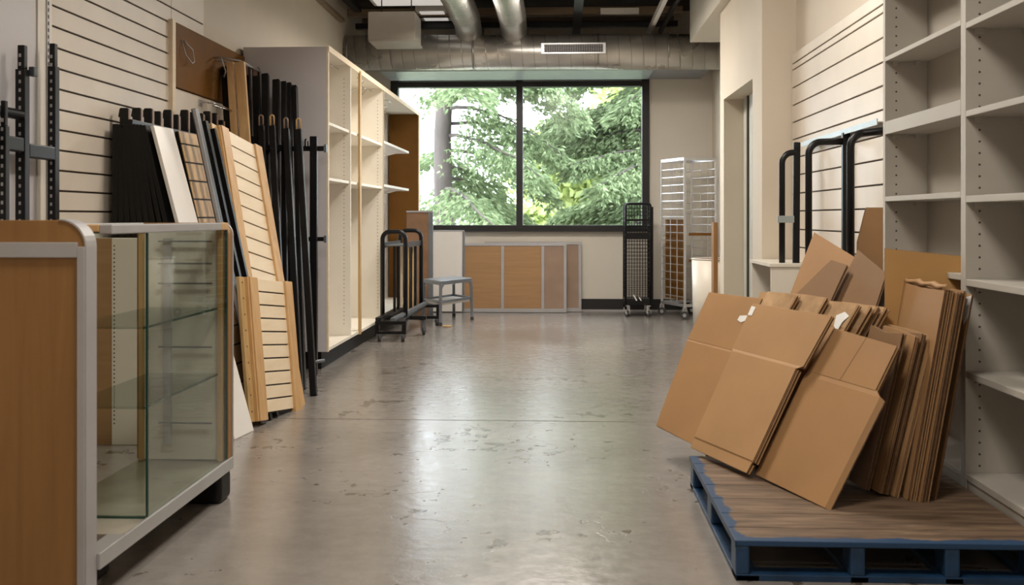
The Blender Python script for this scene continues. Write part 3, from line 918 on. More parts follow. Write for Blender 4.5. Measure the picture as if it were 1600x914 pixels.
sc = thing('glass_showcase', (-1.48, 3.5, 0), 'low glass display case with maple end and silver rails', 'display case')
dk = MB().box(-1.66, -1.30, 3.01, 3.985, 0.118, 0.152).build('deck', 'deckgrey', sc, bevel=0.003)
MB().box(-1.302, -1.292, 2.812, 3.985, 0.112, 0.158).box(-1.36, -1.302, 2.812, 3.01, 0.112, 0.152).build('deck_rail', 'alu', sc, bevel=0.002)
b = MB()
pr = [(-1.66, 0.158), (-1.296, 0.158), (-1.296, 1.08 - 0.05)]
for k in range(1, 7):
    a = math.pi / 2 * k / 7
    pr.append((-1.346 + 0.05 * math.cos(a), 1.03 + 0.05 * math.sin(a)))
pr += [(-1.346, 1.08), (-1.66, 1.08)]
b.prism([(x, 3.935, z) for x, z in pr], (0, 0.05, 0))
b.build('end_board', 'oak', sc, bevel=0.002)
b = MB()
for i in range(1, len(pr) - 2):
    (xa, za), (xb, zb) = pr[i], pr[i + 1]
    b.prism([(xa, 3.978, za), (xb, 3.978, zb), (xb + .003, 3.978, zb + .003), (xa + .003, 3.978, za + .003)], (0, 0.01, 0))
b.build('end_trim', 'alupaint', sc)
MB().box(-1.335, -1.296, 2.9, 3.86, 1.052, 1.08).build('top_rail', 'alupaint', sc, bevel=0.003)
MB().box(-1.66, -1.63, 2.9, 3.93, 1.052, 1.08).build('top_rail', 'alupaint', sc, bevel=0.003)
MB().box(-1.335, -1.296, 3.86, 3.935, 1.052, 1.08).build('wood_rail', 'maple', sc, bevel=0.003)
MB().box(-1.63, -1.335, 2.9, 2.93, 1.058, 1.08).build('wood_rail', 'maple', sc, bevel=0.003)
MB().box(-1.63, -1.335, 2.94, 3.93, 1.070, 1.076).build('top_glass', 'glass', sc)
gp = MB().box(-1.306, -1.300, 3.17, 3.93, 0.158, 1.052).build('front_glass', 'glass', sc)
MB().box(-1.3065, -1.2995, 3.163, 3.17, 0.158, 1.052).box(-1.307, -1.299, 3.925, 3.933, 0.158, 1.052).build('glass_edge', 'glassedge', gp)
gp = MB().box(-1.63, -1.312, 3.166, 3.172, 0.158, 1.05).build('side_glass', 'glass', sc)
MB().box(-1.63, -1.312, 3.1655, 3.1725, 1.05, 1.058).build('glass_edge', 'glassedge', gp)
MB().box(-1.63, -1.31, 3.163, 3.175, 0.152, 0.158).build('glass_edge', 'glassedge', gp)
MB().box(-1.328, -1.312, 3.90, 3.934, 0.158, 1.052).build('corner_post', 'maple', sc)
MB().box(-1.64, -1.625, 3.90, 3.934, 0.158, 1.052).build('corner_post', 'maple', sc)
MB().box(-1.625, -1.328, 3.926, 3.934, 0.158, 1.052).build('liner', 'cream2', sc)
st = MB().box(-1.545, -1.515, 3.905, 3.926, 0.22, 1.02).build('shelf_standard', 'alupaint', sc)
b = MB()
for z in (1.005, 0.919, 0.842, 0.596, 0.302): b.box(-1.56, -1.35, 3.895, 3.905, z, z + 0.006)
b.build('shelf_bracket', 'steel', st)
for z in (0.745, 0.49):
    g = MB().box(-1.60, -1.33, 3.2, 3.90, z, z + 0.008).build('glass_shelf', 'shelfglass', sc)
    MB().box(-1.33, -1.326, 3.2, 3.9, z, z + 0.008).build('shelf_edge', 'glassedge', g)
MB().box(-1.50, -1.302, 3.86, 3.99, 0.0, 0.112).build('foot', 'blackmatt', sc, bevel=0.02, seg=4)
MB().box(-1.655, -1.56, 3.86, 3.99, 0.0, 0.112).build('foot', 'blackmatt', sc, bevel=0.02, seg=4)
MB().box(-1.64, -1.40, 3.02, 3.12, 0.0, 0.118).build('foot', 'blackmatt', sc, bevel=0.01)

# cabinet seen through the showcase glass
lc = thing('low_cabinet', (-2.15, 4.9, 0), 'low white cabinet with peg holes seen through the showcase glass', 'cabinet')
MB().box(-2.175, -1.99, 4.86, 4.88, 0.0, 1.0).build('side_panel', 'white', lc, bevel=0.002)
b = MB()
for i in range(44): b.box(-2.165, -2.159, 4.8585, 4.86, 0.1 + i * 0.02, 0.107 + i * 0.02)
b.build('peg_holes', 'hole', lc)
MB().box(-2.30, -2.175, 4.87, 4.88, 0.0, 1.0).build('tan_panel', 'cork', lc)
MB().box(-2.30, -1.99, 4.88, 4.96, 0.98, 1.0).build('top', 'white', lc)
MB().box(-2.005, -1.99, 4.88, 4.96, 0.0, 0.98).build('front_panel', 'white', lc)

# ------------------------------------------------------------------ black slotted rack at the far left
rk = thing('slotted_rack', (-2.2, 4.3, 0), 'black slotted metal rack behind the counter at left edge', 'rack')
def slotted(x, y, top, wx=0.03, wy=0.03, nm='upright'):
    u = MB().box(x - wx / 2, x + wx / 2, y - wy / 2, y + wy / 2, 0.0, top - 0.10).box(x - wx / 2 * .7, x + wx / 2 * .7, y - wy / 2 * .7, y + wy / 2 * .7, top - 0.10, top).build(nm, 'black', rk, bevel=0.003)
    b = MB()
    z = 0.9
    while z < top - 0.05:
        b.box(x - 0.005, x + 0.004, y - wy / 2 - 0.001, y - wy / 2 + 0.002, z, z + 0.014)
        z += 0.036
    b.build('slots', 'alupaint', u)
slotted(-2.235, 4.15, 1.815, 0.042, 0.04)
slotted(-2.235, 4.41, 1.866, 0.036, 0.04)
slotted(-2.19, 3.93, 1.56, 0.028, 0.03)
MB().cyl((-2.25, 3.3, 1.525), (-2.235, 4.13, 1.525), 0.022, 14).build('round_crossbar', 'black', rk)
MB().box(-2.25, -2.215, 3.3, 4.13, 1.37, 1.43).box(-2.25, -2.215, 4.17, 4.39, 1.35, 1.41).build('crossbar', 'black', rk, bevel=0.006)
MB().box(-2.22, -2.195, 4.168, 4.20, 1.69, 1.73).build('bracket', 'slate', rk, bevel=0.004)

# ------------------------------------------------------------------ boards leaning on the left wall
random.seed(5)
# black shelves and one white shelf, all standing on end and leaning left
G = 'black shelf boards leaning on the left wall'
def lean_board(name, xb, xt, yb_, yt, zt, th, wy, m, label, group=None, cat='shelf board'):
    b = MB()
    pts = [(xb, yb_, 0.001), (xb + 0.031, yb_ + wy, 0.001), (xt + 0.017, yt + wy, zt), (xt, yt, zt)]
    n = (Vector(pts[1]) - Vector(pts[0])).cross(Vector(pts[3]) - Vector(pts[0])).normalized()
    if n.x > 0: n = -n
    b.prism(pts, n * th)
    o = b.build(name, m, bevel=0.0015, seg=1)
    return tag(o, label, cat, group)
N = 9
ords = ['outermost but the white one', 'second from the white board', 'third from the white board', 'fourth from the white board', 'fifth from the white board',
        'fourth from the slatwall', 'third from the slatwall', 'second from the slatwall', 'closest to the slatwall']
lean_board('shelf_board', -1.615, -2.053, 5.0, 5.07, 1.566, 0.02, 0.215, 'whitepure', 'white faced shelf board leaning before the black boards')
for i in range(N):
    f = (i + 1) / (N + 0.0)
    xb = -1.642 - (0.575 * f)
    xt = -2.078 - 0.165 * f
    lean_board('shelf_board', xb, xt, 5.0 + 0.01 * f, 5.07 + 0.01 * f, 1.566 + random.uniform(-.01, .01), 0.024 if i < 2 else .03, 0.215, 'blackmatt',
               'black shelf board leaning on the left wall, ' + ords[i], G)

# row of black hooked uprights behind them
G = 'black hooked uprights along the left wall'
proto = None
hs = [(5.16, 1.663), (5.31, 1.68), (5.45, 1.692), (5.60, 1.692), (5.74, 1.715), (5.86, 1.70), (6.0, 1.742), (6.15, 1.744), (6.28, 1.75), (6.40, 1.775), (6.52, 1.775), (6.62, 1.74), (6.74, 1.745), (6.86, 1.75)]
wds = ['nearest the camera, at the row end', 'second from the camera', 'third from the camera', 'fourth from the camera', 'fifth from the camera',
       'narrow sixth from the camera', 'under the pale edge strip of the brown board', 'just beyond the pale edge strip', 'third beyond the pale edge strip',
       'left above the blue grey edged panel', 'right above the blue grey edged panel', 'left of the upper slatted panel top', 'behind the upper slatted panel top', 'farthest of the row, below the maple planks']
for i, ((y, zt), wd) in enumerate(zip(hs, wds)):
    lb = 'black hooked metal upright, ' + wd
    if i == 0:
        t = thing('hooked_upright', (-2.235, y, 0), lb, 'upright', G)
        MB().box(-2.258, -2.222, y - 0.012, y + 0.012, 0, zt - 0.05).build('post', 'black', t, bevel=0.003)
        b = MB().bar((-2.258, y, zt - 0.05), (-2.25, y, zt - 0.004), 0.024, 0.03, up=(1, 0, 0))
        b.box(-2.262, -2.218, y - 0.017, y + 0.012, zt - 0.125, zt)
        b.build('hook_head', 'black', t, bevel=0.006)
        MB().box(-2.2175, -2.212, y - 0.016, y + 0.010, zt - 0.12, zt - 0.008).build('edge_band', 'pink', t, bevel=0.003)
        proto = t
    else:
        c = copy_tree(proto, (-2.235 + random.uniform(-.008, .008), y, 0), lb, G)
        c.scale = (1, 1, zt / hs[0][1])
tag(MB().box(-2.20, -2.175, 5.1, 6.95, 1.565, 1.60).build('cross_rail', 'black', bevel=0.004), 'black horizontal rail tying the hooked uprights on left wall', 'rail')

# maple slatted panel with dark edge strips behind
def leaning(name, F, s0, s1, t0, t1, off, th, m, label=None, cat=None, parent=None, bevel=0.0015):
    o = MB().prism([F.P(s0, t0, off), F.P(s1, t0, off), F.P(s1, t1, off), F.P(s0, t1, off)], F.n * -th).build(name, m, parent, bevel=bevel, seg=1)
    if label: tag(o, label, cat)
    return o
al = math.radians(12.8)
SF = Frame((-1.685, 5.36, 0.0), (0.03, 0.9995, 0), (-math.sin(al), 0.0, math.cos(al)), (math.cos(al), -0.03, math.sin(al)))
# n of these frames points to the aisle; boards get their thickness toward the wall
t = thing('maple_slat_panel', (-1.7, 5.5, 0), 'brown maple slatted panel leaning between white board and pale panels', 'slat panel')
leaning('backing', SF, 0.0, 0.30, 0.0, 1.60, 0.0, 0.018, 'blackmatt', parent=t)
b = MB()
z = 0.02
while z < 1.58:
    b.prism([SF.P(0, z, 0.006), SF.P(0.30, z, 0.006), SF.P(0.30, min(z + 0.092, 1.6), 0.006), SF.P(0, min(z + 0.092, 1.6), 0.006)], SF.n * -0.006)
    z += 0.101
b.build('slats', 'mapleslat', t, bevel=0.001, seg=1)
t = thing('edge_strip_board', (-1.66, 5.3, 0), 'thin blue grey edged board leaning right of the maple slats', 'board')
al = math.radians(12.5)
EF = Frame((-1.605, 5.40, 0.0), (0.03, 0.9995, 0), (-math.sin(al), 0.0, math.cos(al)), (math.cos(al), -0.03, math.sin(al)))
leaning('core', EF, -0.02, 0.02, 0.0, 1.72, 0.03, 0.028, 'slate', parent=t)
leaning('edge_band', EF, -0.026, -0.02, 0.0, 1.72, 0.03, 0.02, 'alupaint', parent=t)
t = thing('toothed_strip', (-1.6, 5.6, 0), 'black perforated metal strip leaning beside the blue grey board', 'metal strip')
leaning('strip', EF, 0.07, 0.11, 0.0, 1.66, 0.035, 0.03, 'black', parent=t)
b = MB()
for i in range(26): b.prism([EF.P(0.065, 0.1 + i * 0.06, 0.03), EF.P(0.07, 0.1 + i * 0.06, 0.03), EF.P(0.07, 0.12 + i * 0.06, 0.03), EF.P(0.065, 0.12 + i * 0.06, 0.03)], EF.n * -0.012)
b.build('teeth', 'black', t)
leaning('metal_strip', EF, 0.14, 0.17, 0.0, 1.62, 0.05, 0.03, 'black', 'black metal strip leaning against back of the upper slatted panel', 'metal strip')

# two pale slatted panels with maple side rails
PB = Frame((-1.586, 5.312, 0.0), (0.15865, 0.98734, 0), (-0.13741, 0.02208, 0.99027), (0.97773, -0.1571, 0.13917))
PA = Frame((-1.586, 5.312, 0.0), (0.15865, 0.98734, 0), (-0.27215, 0.04373, 0.96126), (0.94909, -0.1525, 0.27564))
def turned(F, deg, s, t):
    a = math.radians(deg)
    return Frame(F.P(s, t), F.d * math.cos(a) - F.u * math.sin(a), F.u * math.cos(a) + F.d * math.sin(a), F.n)
def slat_leaner(F, s0, s1, t0, t1, off, label, wl=0.085, wr=0.075, side_w=0.04, n=9):
    t = thing('slatted_panel', tuple(F.P((s0 + s1) / 2, t0, off)), label, 'slat panel')
    leaning('backing', F, s0 + wl, s1 - wr, t0 + 0.03, t1 - .006, off - 0.008, 0.012, 'blackmatt', parent=t)
    b = MB()
    pitch = (t1 - t0 - 0.035) / n
    for i in range(n):
        z0 = t0 + 0.035 + i * pitch
        b.prism([F.P(s0 + wl, z0 + .004, off), F.P(s1 - wr, z0 + .004, off), F.P(s1 - wr, z0 + pitch - .004, off), F.P(s0 + wl, z0 + pitch - .004, off)], F.n * -0.009)
    b.build('slats', 'maplepale', t, bevel=0.0012, seg=1)
    leaning('side_rail', F, s0, s0 + wl, t0, t1, off + 0.014, 0.035, 'maple', parent=t)
    leaning('side_rail', F, s1 - wr, s1, t0, t1, off + 0.014, 0.035, 'maple', parent=t)
    e = leaning('perforated_edge', F, s0 - side_w, s0 - 0.012, t0, t1, off - 0.012, 0.02, 'pine', parent=t)
    leaning('edge_return', F, s0 - 0.012, s0, t0, t1, off + 0.006, 0.04, 'maple', parent=t)
    b = MB()
    k = t0 + 0.05
    while k < t1 - 0.02:
        b.prism([F.P(s0 - side_w * .65, k, off - .0115), F.P(s0 - side_w * .5, k, off - .0115), F.P(s0 - side_w * .5, k + .008, off - .0115), F.P(s0 - side_w * .65, k + .008, off - .0115)], F.n * -0.002)
        k += 0.085
    b.build('screw_holes', 'hole', e)
    return t
slat_leaner(turned(PB, 6.6, 0.0, 0.03), 0.0, 0.53, 0.0, 0.765, 0.0, 'short pale slatted panel with maple rails, standing in front', wl=0.09, wr=0.09, n=10, side_w=0.07)
slat_leaner(turned(PA, 12.3, 0.20, 0.10), 0.0, 0.485, 0.0, 1.66, -0.045, 'tall pale slatted panel with maple rails, leaning behind shorter one', wl=0.08, wr=0.085, n=17, side_w=0.07)

# maple planks above, leaning on the brown board
G = 'maple planks leaning on the brown board'
tag(MB().bar((-1.95, 6.35, 0.0), (-2.195, 6.7, 2.13), 0.045, 0.03, up=(0, 1, 0)).build('maple_plank', 'maple', bevel=0.002), 'narrow maple plank leaning on brown board, left of the two', 'plank', G)
tag(MB().bar((-1.87, 6.35, 0.0), (-2.13, 6.7, 2.13), 0.065, 0.03, up=(0, 1, 0)).build('maple_plank', 'pine' if 0 else 'maple', bevel=0.002), 'wider maple plank leaning on brown board, right of the two', 'plank', G)
tag(MB().bar((-2.02, 6.42, 0.0), (-2.255, 6.78, 2.11), 0.05, 0.04, up=(0, 1, 0)).build('black_bar', 'blackmatt', bevel=0.002), 'black bar leaning on the brown board left of maple planks', 'bar')

# tall black bars leaning on the grey end panel
G = 'tall black bars leaning by the grey end panel'
tops = [(-2.225, 2.165, 0.03), (-2.165, 2.158, 0.05), (-2.10, 2.117, 0.05), (-2.02, 2.075, 0.05), (-1.965, 2.061, 0.036), (-1.925, 2.052, 0.03), (-1.888, 2.033, 0.034)]
bots = [(-1.98, 6.55), (-1.92, 6.50), (-1.87, 6.48), (-1.81, 6.42), (-1.75, 6.42), (-1.70, 6.40), (-1.65, 6.48)]
wds = ['beside the maple planks', 'second from the maple planks', 'third from the maple planks', 'middle of the seven, widest gap on its left', 'third from the white shelving', 'second from the white shelving', 'shortest, nearest the white shelving']
for (tx, tz, wdt), (bx_, by_), wd in zip(tops, bots, wds):
    t = thing('black_bar', (bx_, by_, 0), 'tall black bar leaning at shelving end, ' + wd, 'bar', G)
    MB().bar((bx_, by_, 0.003), (tx, 7.18, tz), wdt, 0.04, up=(0, 1, 0)).build('shaft', 'black', t, bevel=0.004)
    d = (Vector((tx, 7.18, tz)) - Vector((bx_, by_, 0))).normalized()
    p = Vector((tx, 7.18, tz))
    MB().bar(p - d * 0.06 + Vector((0, -0.022, 0)), p + d * 0.004 + Vector((0, -0.022, 0)), wdt * 0.6, 0.006, up=(0, 1, 0)).build('end_cap', 'pink' if tx < -2.1 else 'blackmatt', t)
# shorter uprights with pale hooks in front of them
G = 'short black uprights with pale hooked tops'
for i, (x, zt, m, wd) in enumerate(((-2.03, 1.80, 'pink', 'pale hook, left of four'), (-1.955, 1.80, 'maple', 'maple coloured hook, second of four'), (-1.86, 1.78, 'pink', 'dark rose hook, third of four'), (-1.775, 1.775, 'maple', 'maple coloured hook, right of four'))):
    t = thing('hooked_bar', (x + .2, 6.3, 0), 'short black upright below the tall bars with ' + wd, 'upright', G)
    MB().bar((x + 0.25, 6.25, 0.003), (x, 6.85, zt - 0.08), 0.042, 0.03, up=(0, 1, 0)).build('shaft', 'black', t, bevel=0.003)
    b = MB()
    pts = [(x - 0.013, 6.845, zt - 0.10)] + [(x - 0.013 * math.cos(math.pi * k / 6), 6.84, zt - 0.02 + 0.013 * math.sin(math.pi * k / 6)) for k in range(7)] + [(x + 0.013, 6.845, zt - 0.09)]
    b.tube(pts, 0.006, 8)
    b.build('hook', m, t)
# black post with side arms near the shelving end
t = thing('arm_post', (-1.71, 7.05, 0), 'black square post with two side arms against grey end panel', 'upright')
MB().box(-1.745, -1.695, 7.03, 7.07, 0.0, 1.665).build('post', 'black', t, bevel=0.004)
MB().box(-2.02, -1.64, 7.075, 7.10, 1.565, 1.60).build('arm', 'black', t, bevel=0.003)
MB().box(-1.98, -1.64, 7.075, 7.10, 0.935, 0.965).build('arm', 'black', t, bevel=0.003)
b = MB()
for x in (-1.86, -1.825, -1.79):
    b.tube([(x, 7.085, 1.60), (x, 7.085, 1.64), (x + 0.008, 7.08, 1.65)], 0.006, 8)
    b.tube([(x + .02, 7.085, 1.60), (x + .02, 7.085, 1.635)], 0.005, 8)
b.build('hook_pins', 'black', t)
MB().box(-1.655, -1.637, 7.07, 7.105, 1.555, 1.61).box(-1.655, -1.637, 7.07, 7.105, 0.925, 0.975).build('arm_cap', 'steel', t)
MB().cyl((-1.72, 7.0, 0.10), (-1.66, 7.1, 0.10), 0.012, 10).build('foot_bolt', 'steel', t)
# heavy black frame behind the bars
t = thing('black_rack_frame', (-1.95, 6.9, 0), 'black rack frame standing behind the leaning bars, crossbar showing', 'rack')
MB().box(-1.90, -1.86, 6.93, 6.97, 0.0, 1.66).build('post', 'black', t, bevel=0.003)
MB().box(-2.15, -2.11, 6.93, 6.97, 0.0, 1.66).build('post', 'black', t, bevel=0.003)
MB().box(-2.11, -1.90, 6.94, 6.96, 1.56, 1.60).build('crossbar', 'black', t, bevel=0.003)

# ------------------------------------------------------------------ casters
def caster(parent, x, y, r=0.034, m='steel', h=0.09, ang=0.3):
    c = MB().cyl((x - 0.011 * math.cos(ang), y - 0.011 * math.sin(ang), r), (x + 0.011 * math.cos(ang), y + 0.011 * math.sin(ang), r), r, 20).build('caster', 'rubber', parent)
    MB().cyl((x - 0.0125 * math.cos(ang), y - 0.0125 * math.sin(ang), r), (x + 0.0125 * math.cos(ang), y + 0.0125 * math.sin(ang), r), r * 0.45, 14) \
        .bar((x - 0.016, y, r), (x - 0.014, y, h - .006), 0.022, 0.003).bar((x + 0.016, y, r), (x + 0.014, y, h - .006), 0.022, 0.003) \
        .box(x - 0.02, x + 0.02, y - 0.02, y + 0.02, h - .008, h).build('caster_fork', m, c)
    return c

# black rail cart beside the shelving
t = thing('rail_cart', (-1.5, 9.7, 0), 'black rolling cart holding upright bars beside the tall shelving', 'cart')
HZ = 0.085
b = MB()
# near stepped foot frame
b.box(-1.645, -1.37, 8.98, 9.02, 0.155, 0.185).box(-1.645, -1.37, 8.98, 9.02, 0.07, 0.095).box(-1.645, -1.61, 8.98, 9.02, 0.095, 0.155).box(-1.405, -1.37, 8.98, 9.02, 0.095, 0.155)
b.build('end_frame', 'black', t, bevel=0.003)
b = MB()
b.box(-1.645, -1.25, 9.42, 9.46, 0.155, 0.19)
b.build('cross_foot', 'black', t, bevel=0.003)
b = MB()
b.box(-1.55, -1.235, 10.36, 10.40, 0.185, 0.215).box(-1.55, -1.235, 10.36, 10.40, 0.07, 0.10).box(-1.27, -1.235, 10.36, 10.40, 0.10, 0.185).box(-1.55, -1.52, 10.36, 10.40, 0.10, 0.185)
b.build('end_frame', 'black', t, bevel=0.003)
MB().bar((-1.62, 9.0, 0.20), (-1.60, 10.38, 0.20), 0.05, 0.03).bar((-1.43, 9.0, 0.17), (-1.40, 10.38, 0.21), 0.05, 0.035).build('base_rail', 'black', t, bevel=0.003)
MB().bar((-1.50, 9.05, 0.19), (-1.37, 10.3, 0.235), 0.04, 0.03).build('loose_rail', 'steel', t)
for (y, xa, xb) in ((9.45, -1.66, -1.445), (10.36, -1.64, -1.425)):
    pts = [(xa, y, 0.19), (xa, y, 0.90)]
    for k in range(1, 7):
        a = math.pi / 2 * k / 6
        pts.append((xa + 0.07 - 0.07 * math.cos(a), y, 0.90 + 0.07 * math.sin(a)))
    for k in range(0, 7):
        a = math.pi / 2 * k / 6
        pts.append((xb - 0.07 + 0.07 * math.sin(a), y, 0.90 + 0.07 * math.cos(a)))
    pts.append((xb, y, 0.19))
    MB().tube(pts, 0.021, 10).build('hoop', 'black', t)
MB().box(-1.64, -1.46, 9.49, 10.33, 0.832, 0.842).build('tray', 'steel', t)
MB().bar((-1.45, 9.45, 0.845), (-1.43, 10.36, 0.845), 0.02, 0.05).bar((-1.655, 9.45, 0.845), (-1.64, 10.36, 0.845), 0.02, 0.05).build('top_rail', 'black', t)
for i in range(8):
    y = 9.55 + i * 0.105
    m = 'pine' if i in (2, 5) else 'black'
    MB().bar((-1.47, y, 0.215), (-1.468, y, 0.83), 0.018, 0.03, up=(0, 1, 0)).build('bar', m, t)
    if i % 2 == 0: MB().bar((-1.57, y + .04, 0.215), (-1.57, y + .04, 0.83), 0.024, 0.02, up=(0, 1, 0)).build('bar', 'black' if i != 4 else 'maplepale', t)
for (x, y, hh) in ((-1.40, 9.0, 0.07), (-1.29, 9.55, 0.155), (-1.265, 10.38, 0.07), (-1.61, 9.0, 0.07), (-1.61, 10.38, 0.07)):
    caster(t, x, y, 0.034, 'steel', hh)
MB().box(-1.31, -1.27, 9.42, 9.58, 0.15, 0.158).build('caster_plate', 'black', t)

# step stool
t = thing('step_stool', (-1.2, 10.9, 0), 'blue grey metal step stool with lower shelf before the window wall', 'stool')
c = [Vector((-1.227, 10.37, 0)), Vector((-0.97, 11.05, 0)), Vector((-1.20, 11.25, 0)), Vector((-1.45, 10.80, 0))]
c = [Vector((-1.227, 10.37, 0)), Vector((-0.965, 10.97, 0)), Vector((-1.195, 11.35, 0)), Vector((-1.45, 10.77, 0))]
up = Vector((0, 0, 1))
b = MB().prism([p + up * 0.445 for p in c], (0, 0, 0.008))
b.build('seat', 'steel', t, bevel=0.003)
b = MB()
for i in range(4): b.bar(c[i] + up * 0.43, c[(i + 1) % 4] + up * 0.43, 0.01, 0.035)
b.build('seat_rim', 'steel', t)
cen = sum(c, Vector()) / 4
for i in range(4):
    p = cen + (c[i] - cen) * 0.98
    q = cen + (c[i] - cen) * 1.03
    l = MB().bar(q + up * 0.03, p + up * 0.43, 0.03, 0.03).build('leg', 'steel', t, bevel=0.004)
    MB().bar(q + up * 0.0, q + up * 0.035, 0.036, 0.036).build('foot_cap', 'rubber', l)
    MB().bar(p + (cen - p) * 0.02 + up * 0.36, p + (c[(i + 1) % 4] - p) * 0.12 + up * 0.43, 0.01, 0.012).build('brace', 'alu', l)
b = MB()
for i in range(4): b.bar(c[i] + up * 0.24, c[(i + 1) % 4] + up * 0.24, 0.02, 0.022)
b.build('lower_rim', 'steel', t)
b = MB().prism([cen + (p - cen) * .92 + up * 0.20 for p in c], (0, 0, 0.03))
b.build('lower_shelf', 'whitepure', t)
b = MB()
b.cyl((-1.15, 10.30, 0.0), (-1.15, 10.30, 0.010), 0.05, 18)
tag(b.build('floor_pad', 'pine', bevel=0.003), 'small tan disc lying on the floor by stool leg', 'disc')

# ------------------------------------------------------------------ panels against the back wall
t = thing('brown_door_panel', (-1.55, 11.3, 0), 'tall brown panel with dark metal edge standing left of window', 'panel')
MB().box(-1.75, -1.50, 11.52, 11.55, 0.0, 1.172).build('board', 'copper', t, bevel=0.002)
MB().box(-1.50, -1.45, 11.51, 11.56, 0.0, 1.165).build('edge_post', 'steel', t, bevel=0.002)
MB().box(-1.75, -1.45, 11.505, 11.565, 1.16, 1.178).build('top_cap', 'alupaint', t)
t = thing('white_framed_board', (-1.35, 11.9, 0), 'white board with thin grey top frame leaning under the window', 'board')
WB = Frame((-1.6, 11.83, 0.01), (1, 0, 0), (0, 0.07, 0.9975), (0, 0.9975, -0.07))
def flat(F, s0, s1, t0, t1, off, th, m, nm, parent): return MB().prism([F.P(s0, t0, off), F.P(s1, t0, off), F.P(s1, t1, off), F.P(s0, t1, off)], F.n * th).build(nm, m, parent, bevel=0.0015, seg=1)
flat(WB, 0.0, 0.45, 0.0, 0.93, 0.0, 0.02, 'whitepure', 'board', t)
flat(WB, -0.01, 0.47, 0.93, 0.945, -0.005, 0.03, 'alupaint', 'top_frame', t)
flat(WB, 0.45, 0.475, 0.0, 0.93, -0.005, 0.03, 'steel', 'side_frame', t)
def case_panel(x0, x1, y, h, divs, cols, label):
    F = Frame((x0, y, 0.004), (1, 0, 0), (0, 0.06, 0.998), (0, 0.998, -0.06))
    wd = x1 - x0
    t = thing('framed_cabinet_door', ((x0 + x1) / 2, y, 0), label, 'cabinet door')
    fr = 0.032
    flat(F, 0, wd, h - fr, h, 0, 0.03, 'alupaint', 'top_rail', t)
    flat(F, 0, wd, 0, fr + .012, 0, 0.03, 'alupaint', 'bottom_rail', t)
    for s in divs: flat(F, s, s + 0.034, fr + .012, h - fr, 0, 0.03, 'alupaint', 'stile', t)
    for i in range(len(divs) - 1):
        flat(F, divs[i] + 0.034, divs[i + 1], fr + .012, h - fr, 0.01, 0.01, cols[i], 'panel_insert', t)
    return t
case_panel(-1.156, 0.062, 11.84, 0.80, [0.0, 0.458, 0.925, 1.184], ['cork', 'cork', 'mauve'], 'wide aluminium framed cabinet front with two tan panels below window')
case_panel(-0.90, 0.235, 11.95, 0.815, [0.0, 0.5, 1.10], ['cork', 'mauve'], 'aluminium framed cabinet front, mostly hidden behind the wide one')

# ------------------------------------------------------------------ wire cart and bun rack
t = thing('wire_cart', (0.85, 11.5, 0), 'narrow black wire mesh rolling cart by the window corner', 'cart')
x0, x1, y0, y1 = 0.715, 0.99, 11.42, 11.72
for y in (y0, y1):
    pts = [(x0, y, 0.08), (x0, y, 1.22)]
    for k in range(1, 5):
        a = math.pi / 2 * k / 4
        pts.append((x0 + 0.035 - 0.035 * math.cos(a), y, 1.22 + 0.035 * math.sin(a)))
    for k in range(0, 5):
        a = math.pi / 2 * k / 4
        pts.append((x1 - 0.035 + 0.035 * math.sin(a), y, 1.22 + 0.035 * math.cos(a)))
    pts.append((x1, y, 0.08))
    MB().tube(pts, 0.0135, 8).build('end_hoop', 'black', t)
    b = MB()
    for i in range(1, 9): b.bar((x0 + i * (x1 - x0) / 9, y, 0.14), (x0 + i * (x1 - x0) / 9, y, 1.245), 0.005, 0.005)
    for i in range(27): b.bar((x0, y, 0.18 + i * 0.041), (x1, y, 0.18 + i * 0.041), 0.005, 0.005)
    b.build('wire_mesh', 'black', t)
b = MB()
for x in (x0, x1):
    for i in range(1, 5): b.bar((x, y0 + i * 0.06, 0.14), (x, y0 + i * 0.06, 1.18), 0.005, 0.005)
    for i in range(20): b.bar((x, y0, 0.18 + i * 0.052), (x, y1, 0.18 + i * 0.052), 0.005, 0.005)
b.build('side_mesh', 'black', t)
MB().box(x0, x1, y0 - .01, y0 + .01, 0.98 + .08, 0.995 + .085).box(x0, x1, y0 - .012, y0 + .01, 0.86, 0.93).build('cross_band', 'black', t)
MB().box(x0 - .01, x1 + .01, y0 - .01, y1 + .01, 0.13, 0.20).build('base_tray', 'black', t, bevel=0.004)
MB().box(x1 + .01, x1 + .03, y0, y0 + .03, 0.1, 1.22).build('side_post', 'black', t)
MB().bar((0.80, 11.40, 0.245), (0.835, 11.40, 0.18), 0.014, 0.003, up=(0, 1, 0)).bar((0.86, 11.40, 0.22), (0.885, 11.40, 0.18), 0.012, 0.003, up=(0, 1, 0)).build('paper_tag', 'label', t)
for x, y in ((x0 + .02, y0), (x1 - .02, y0), (x0 + .02, y1), (x1 - .02, y1)): caster(t, x, y, 0.034, 'alu', 0.125)

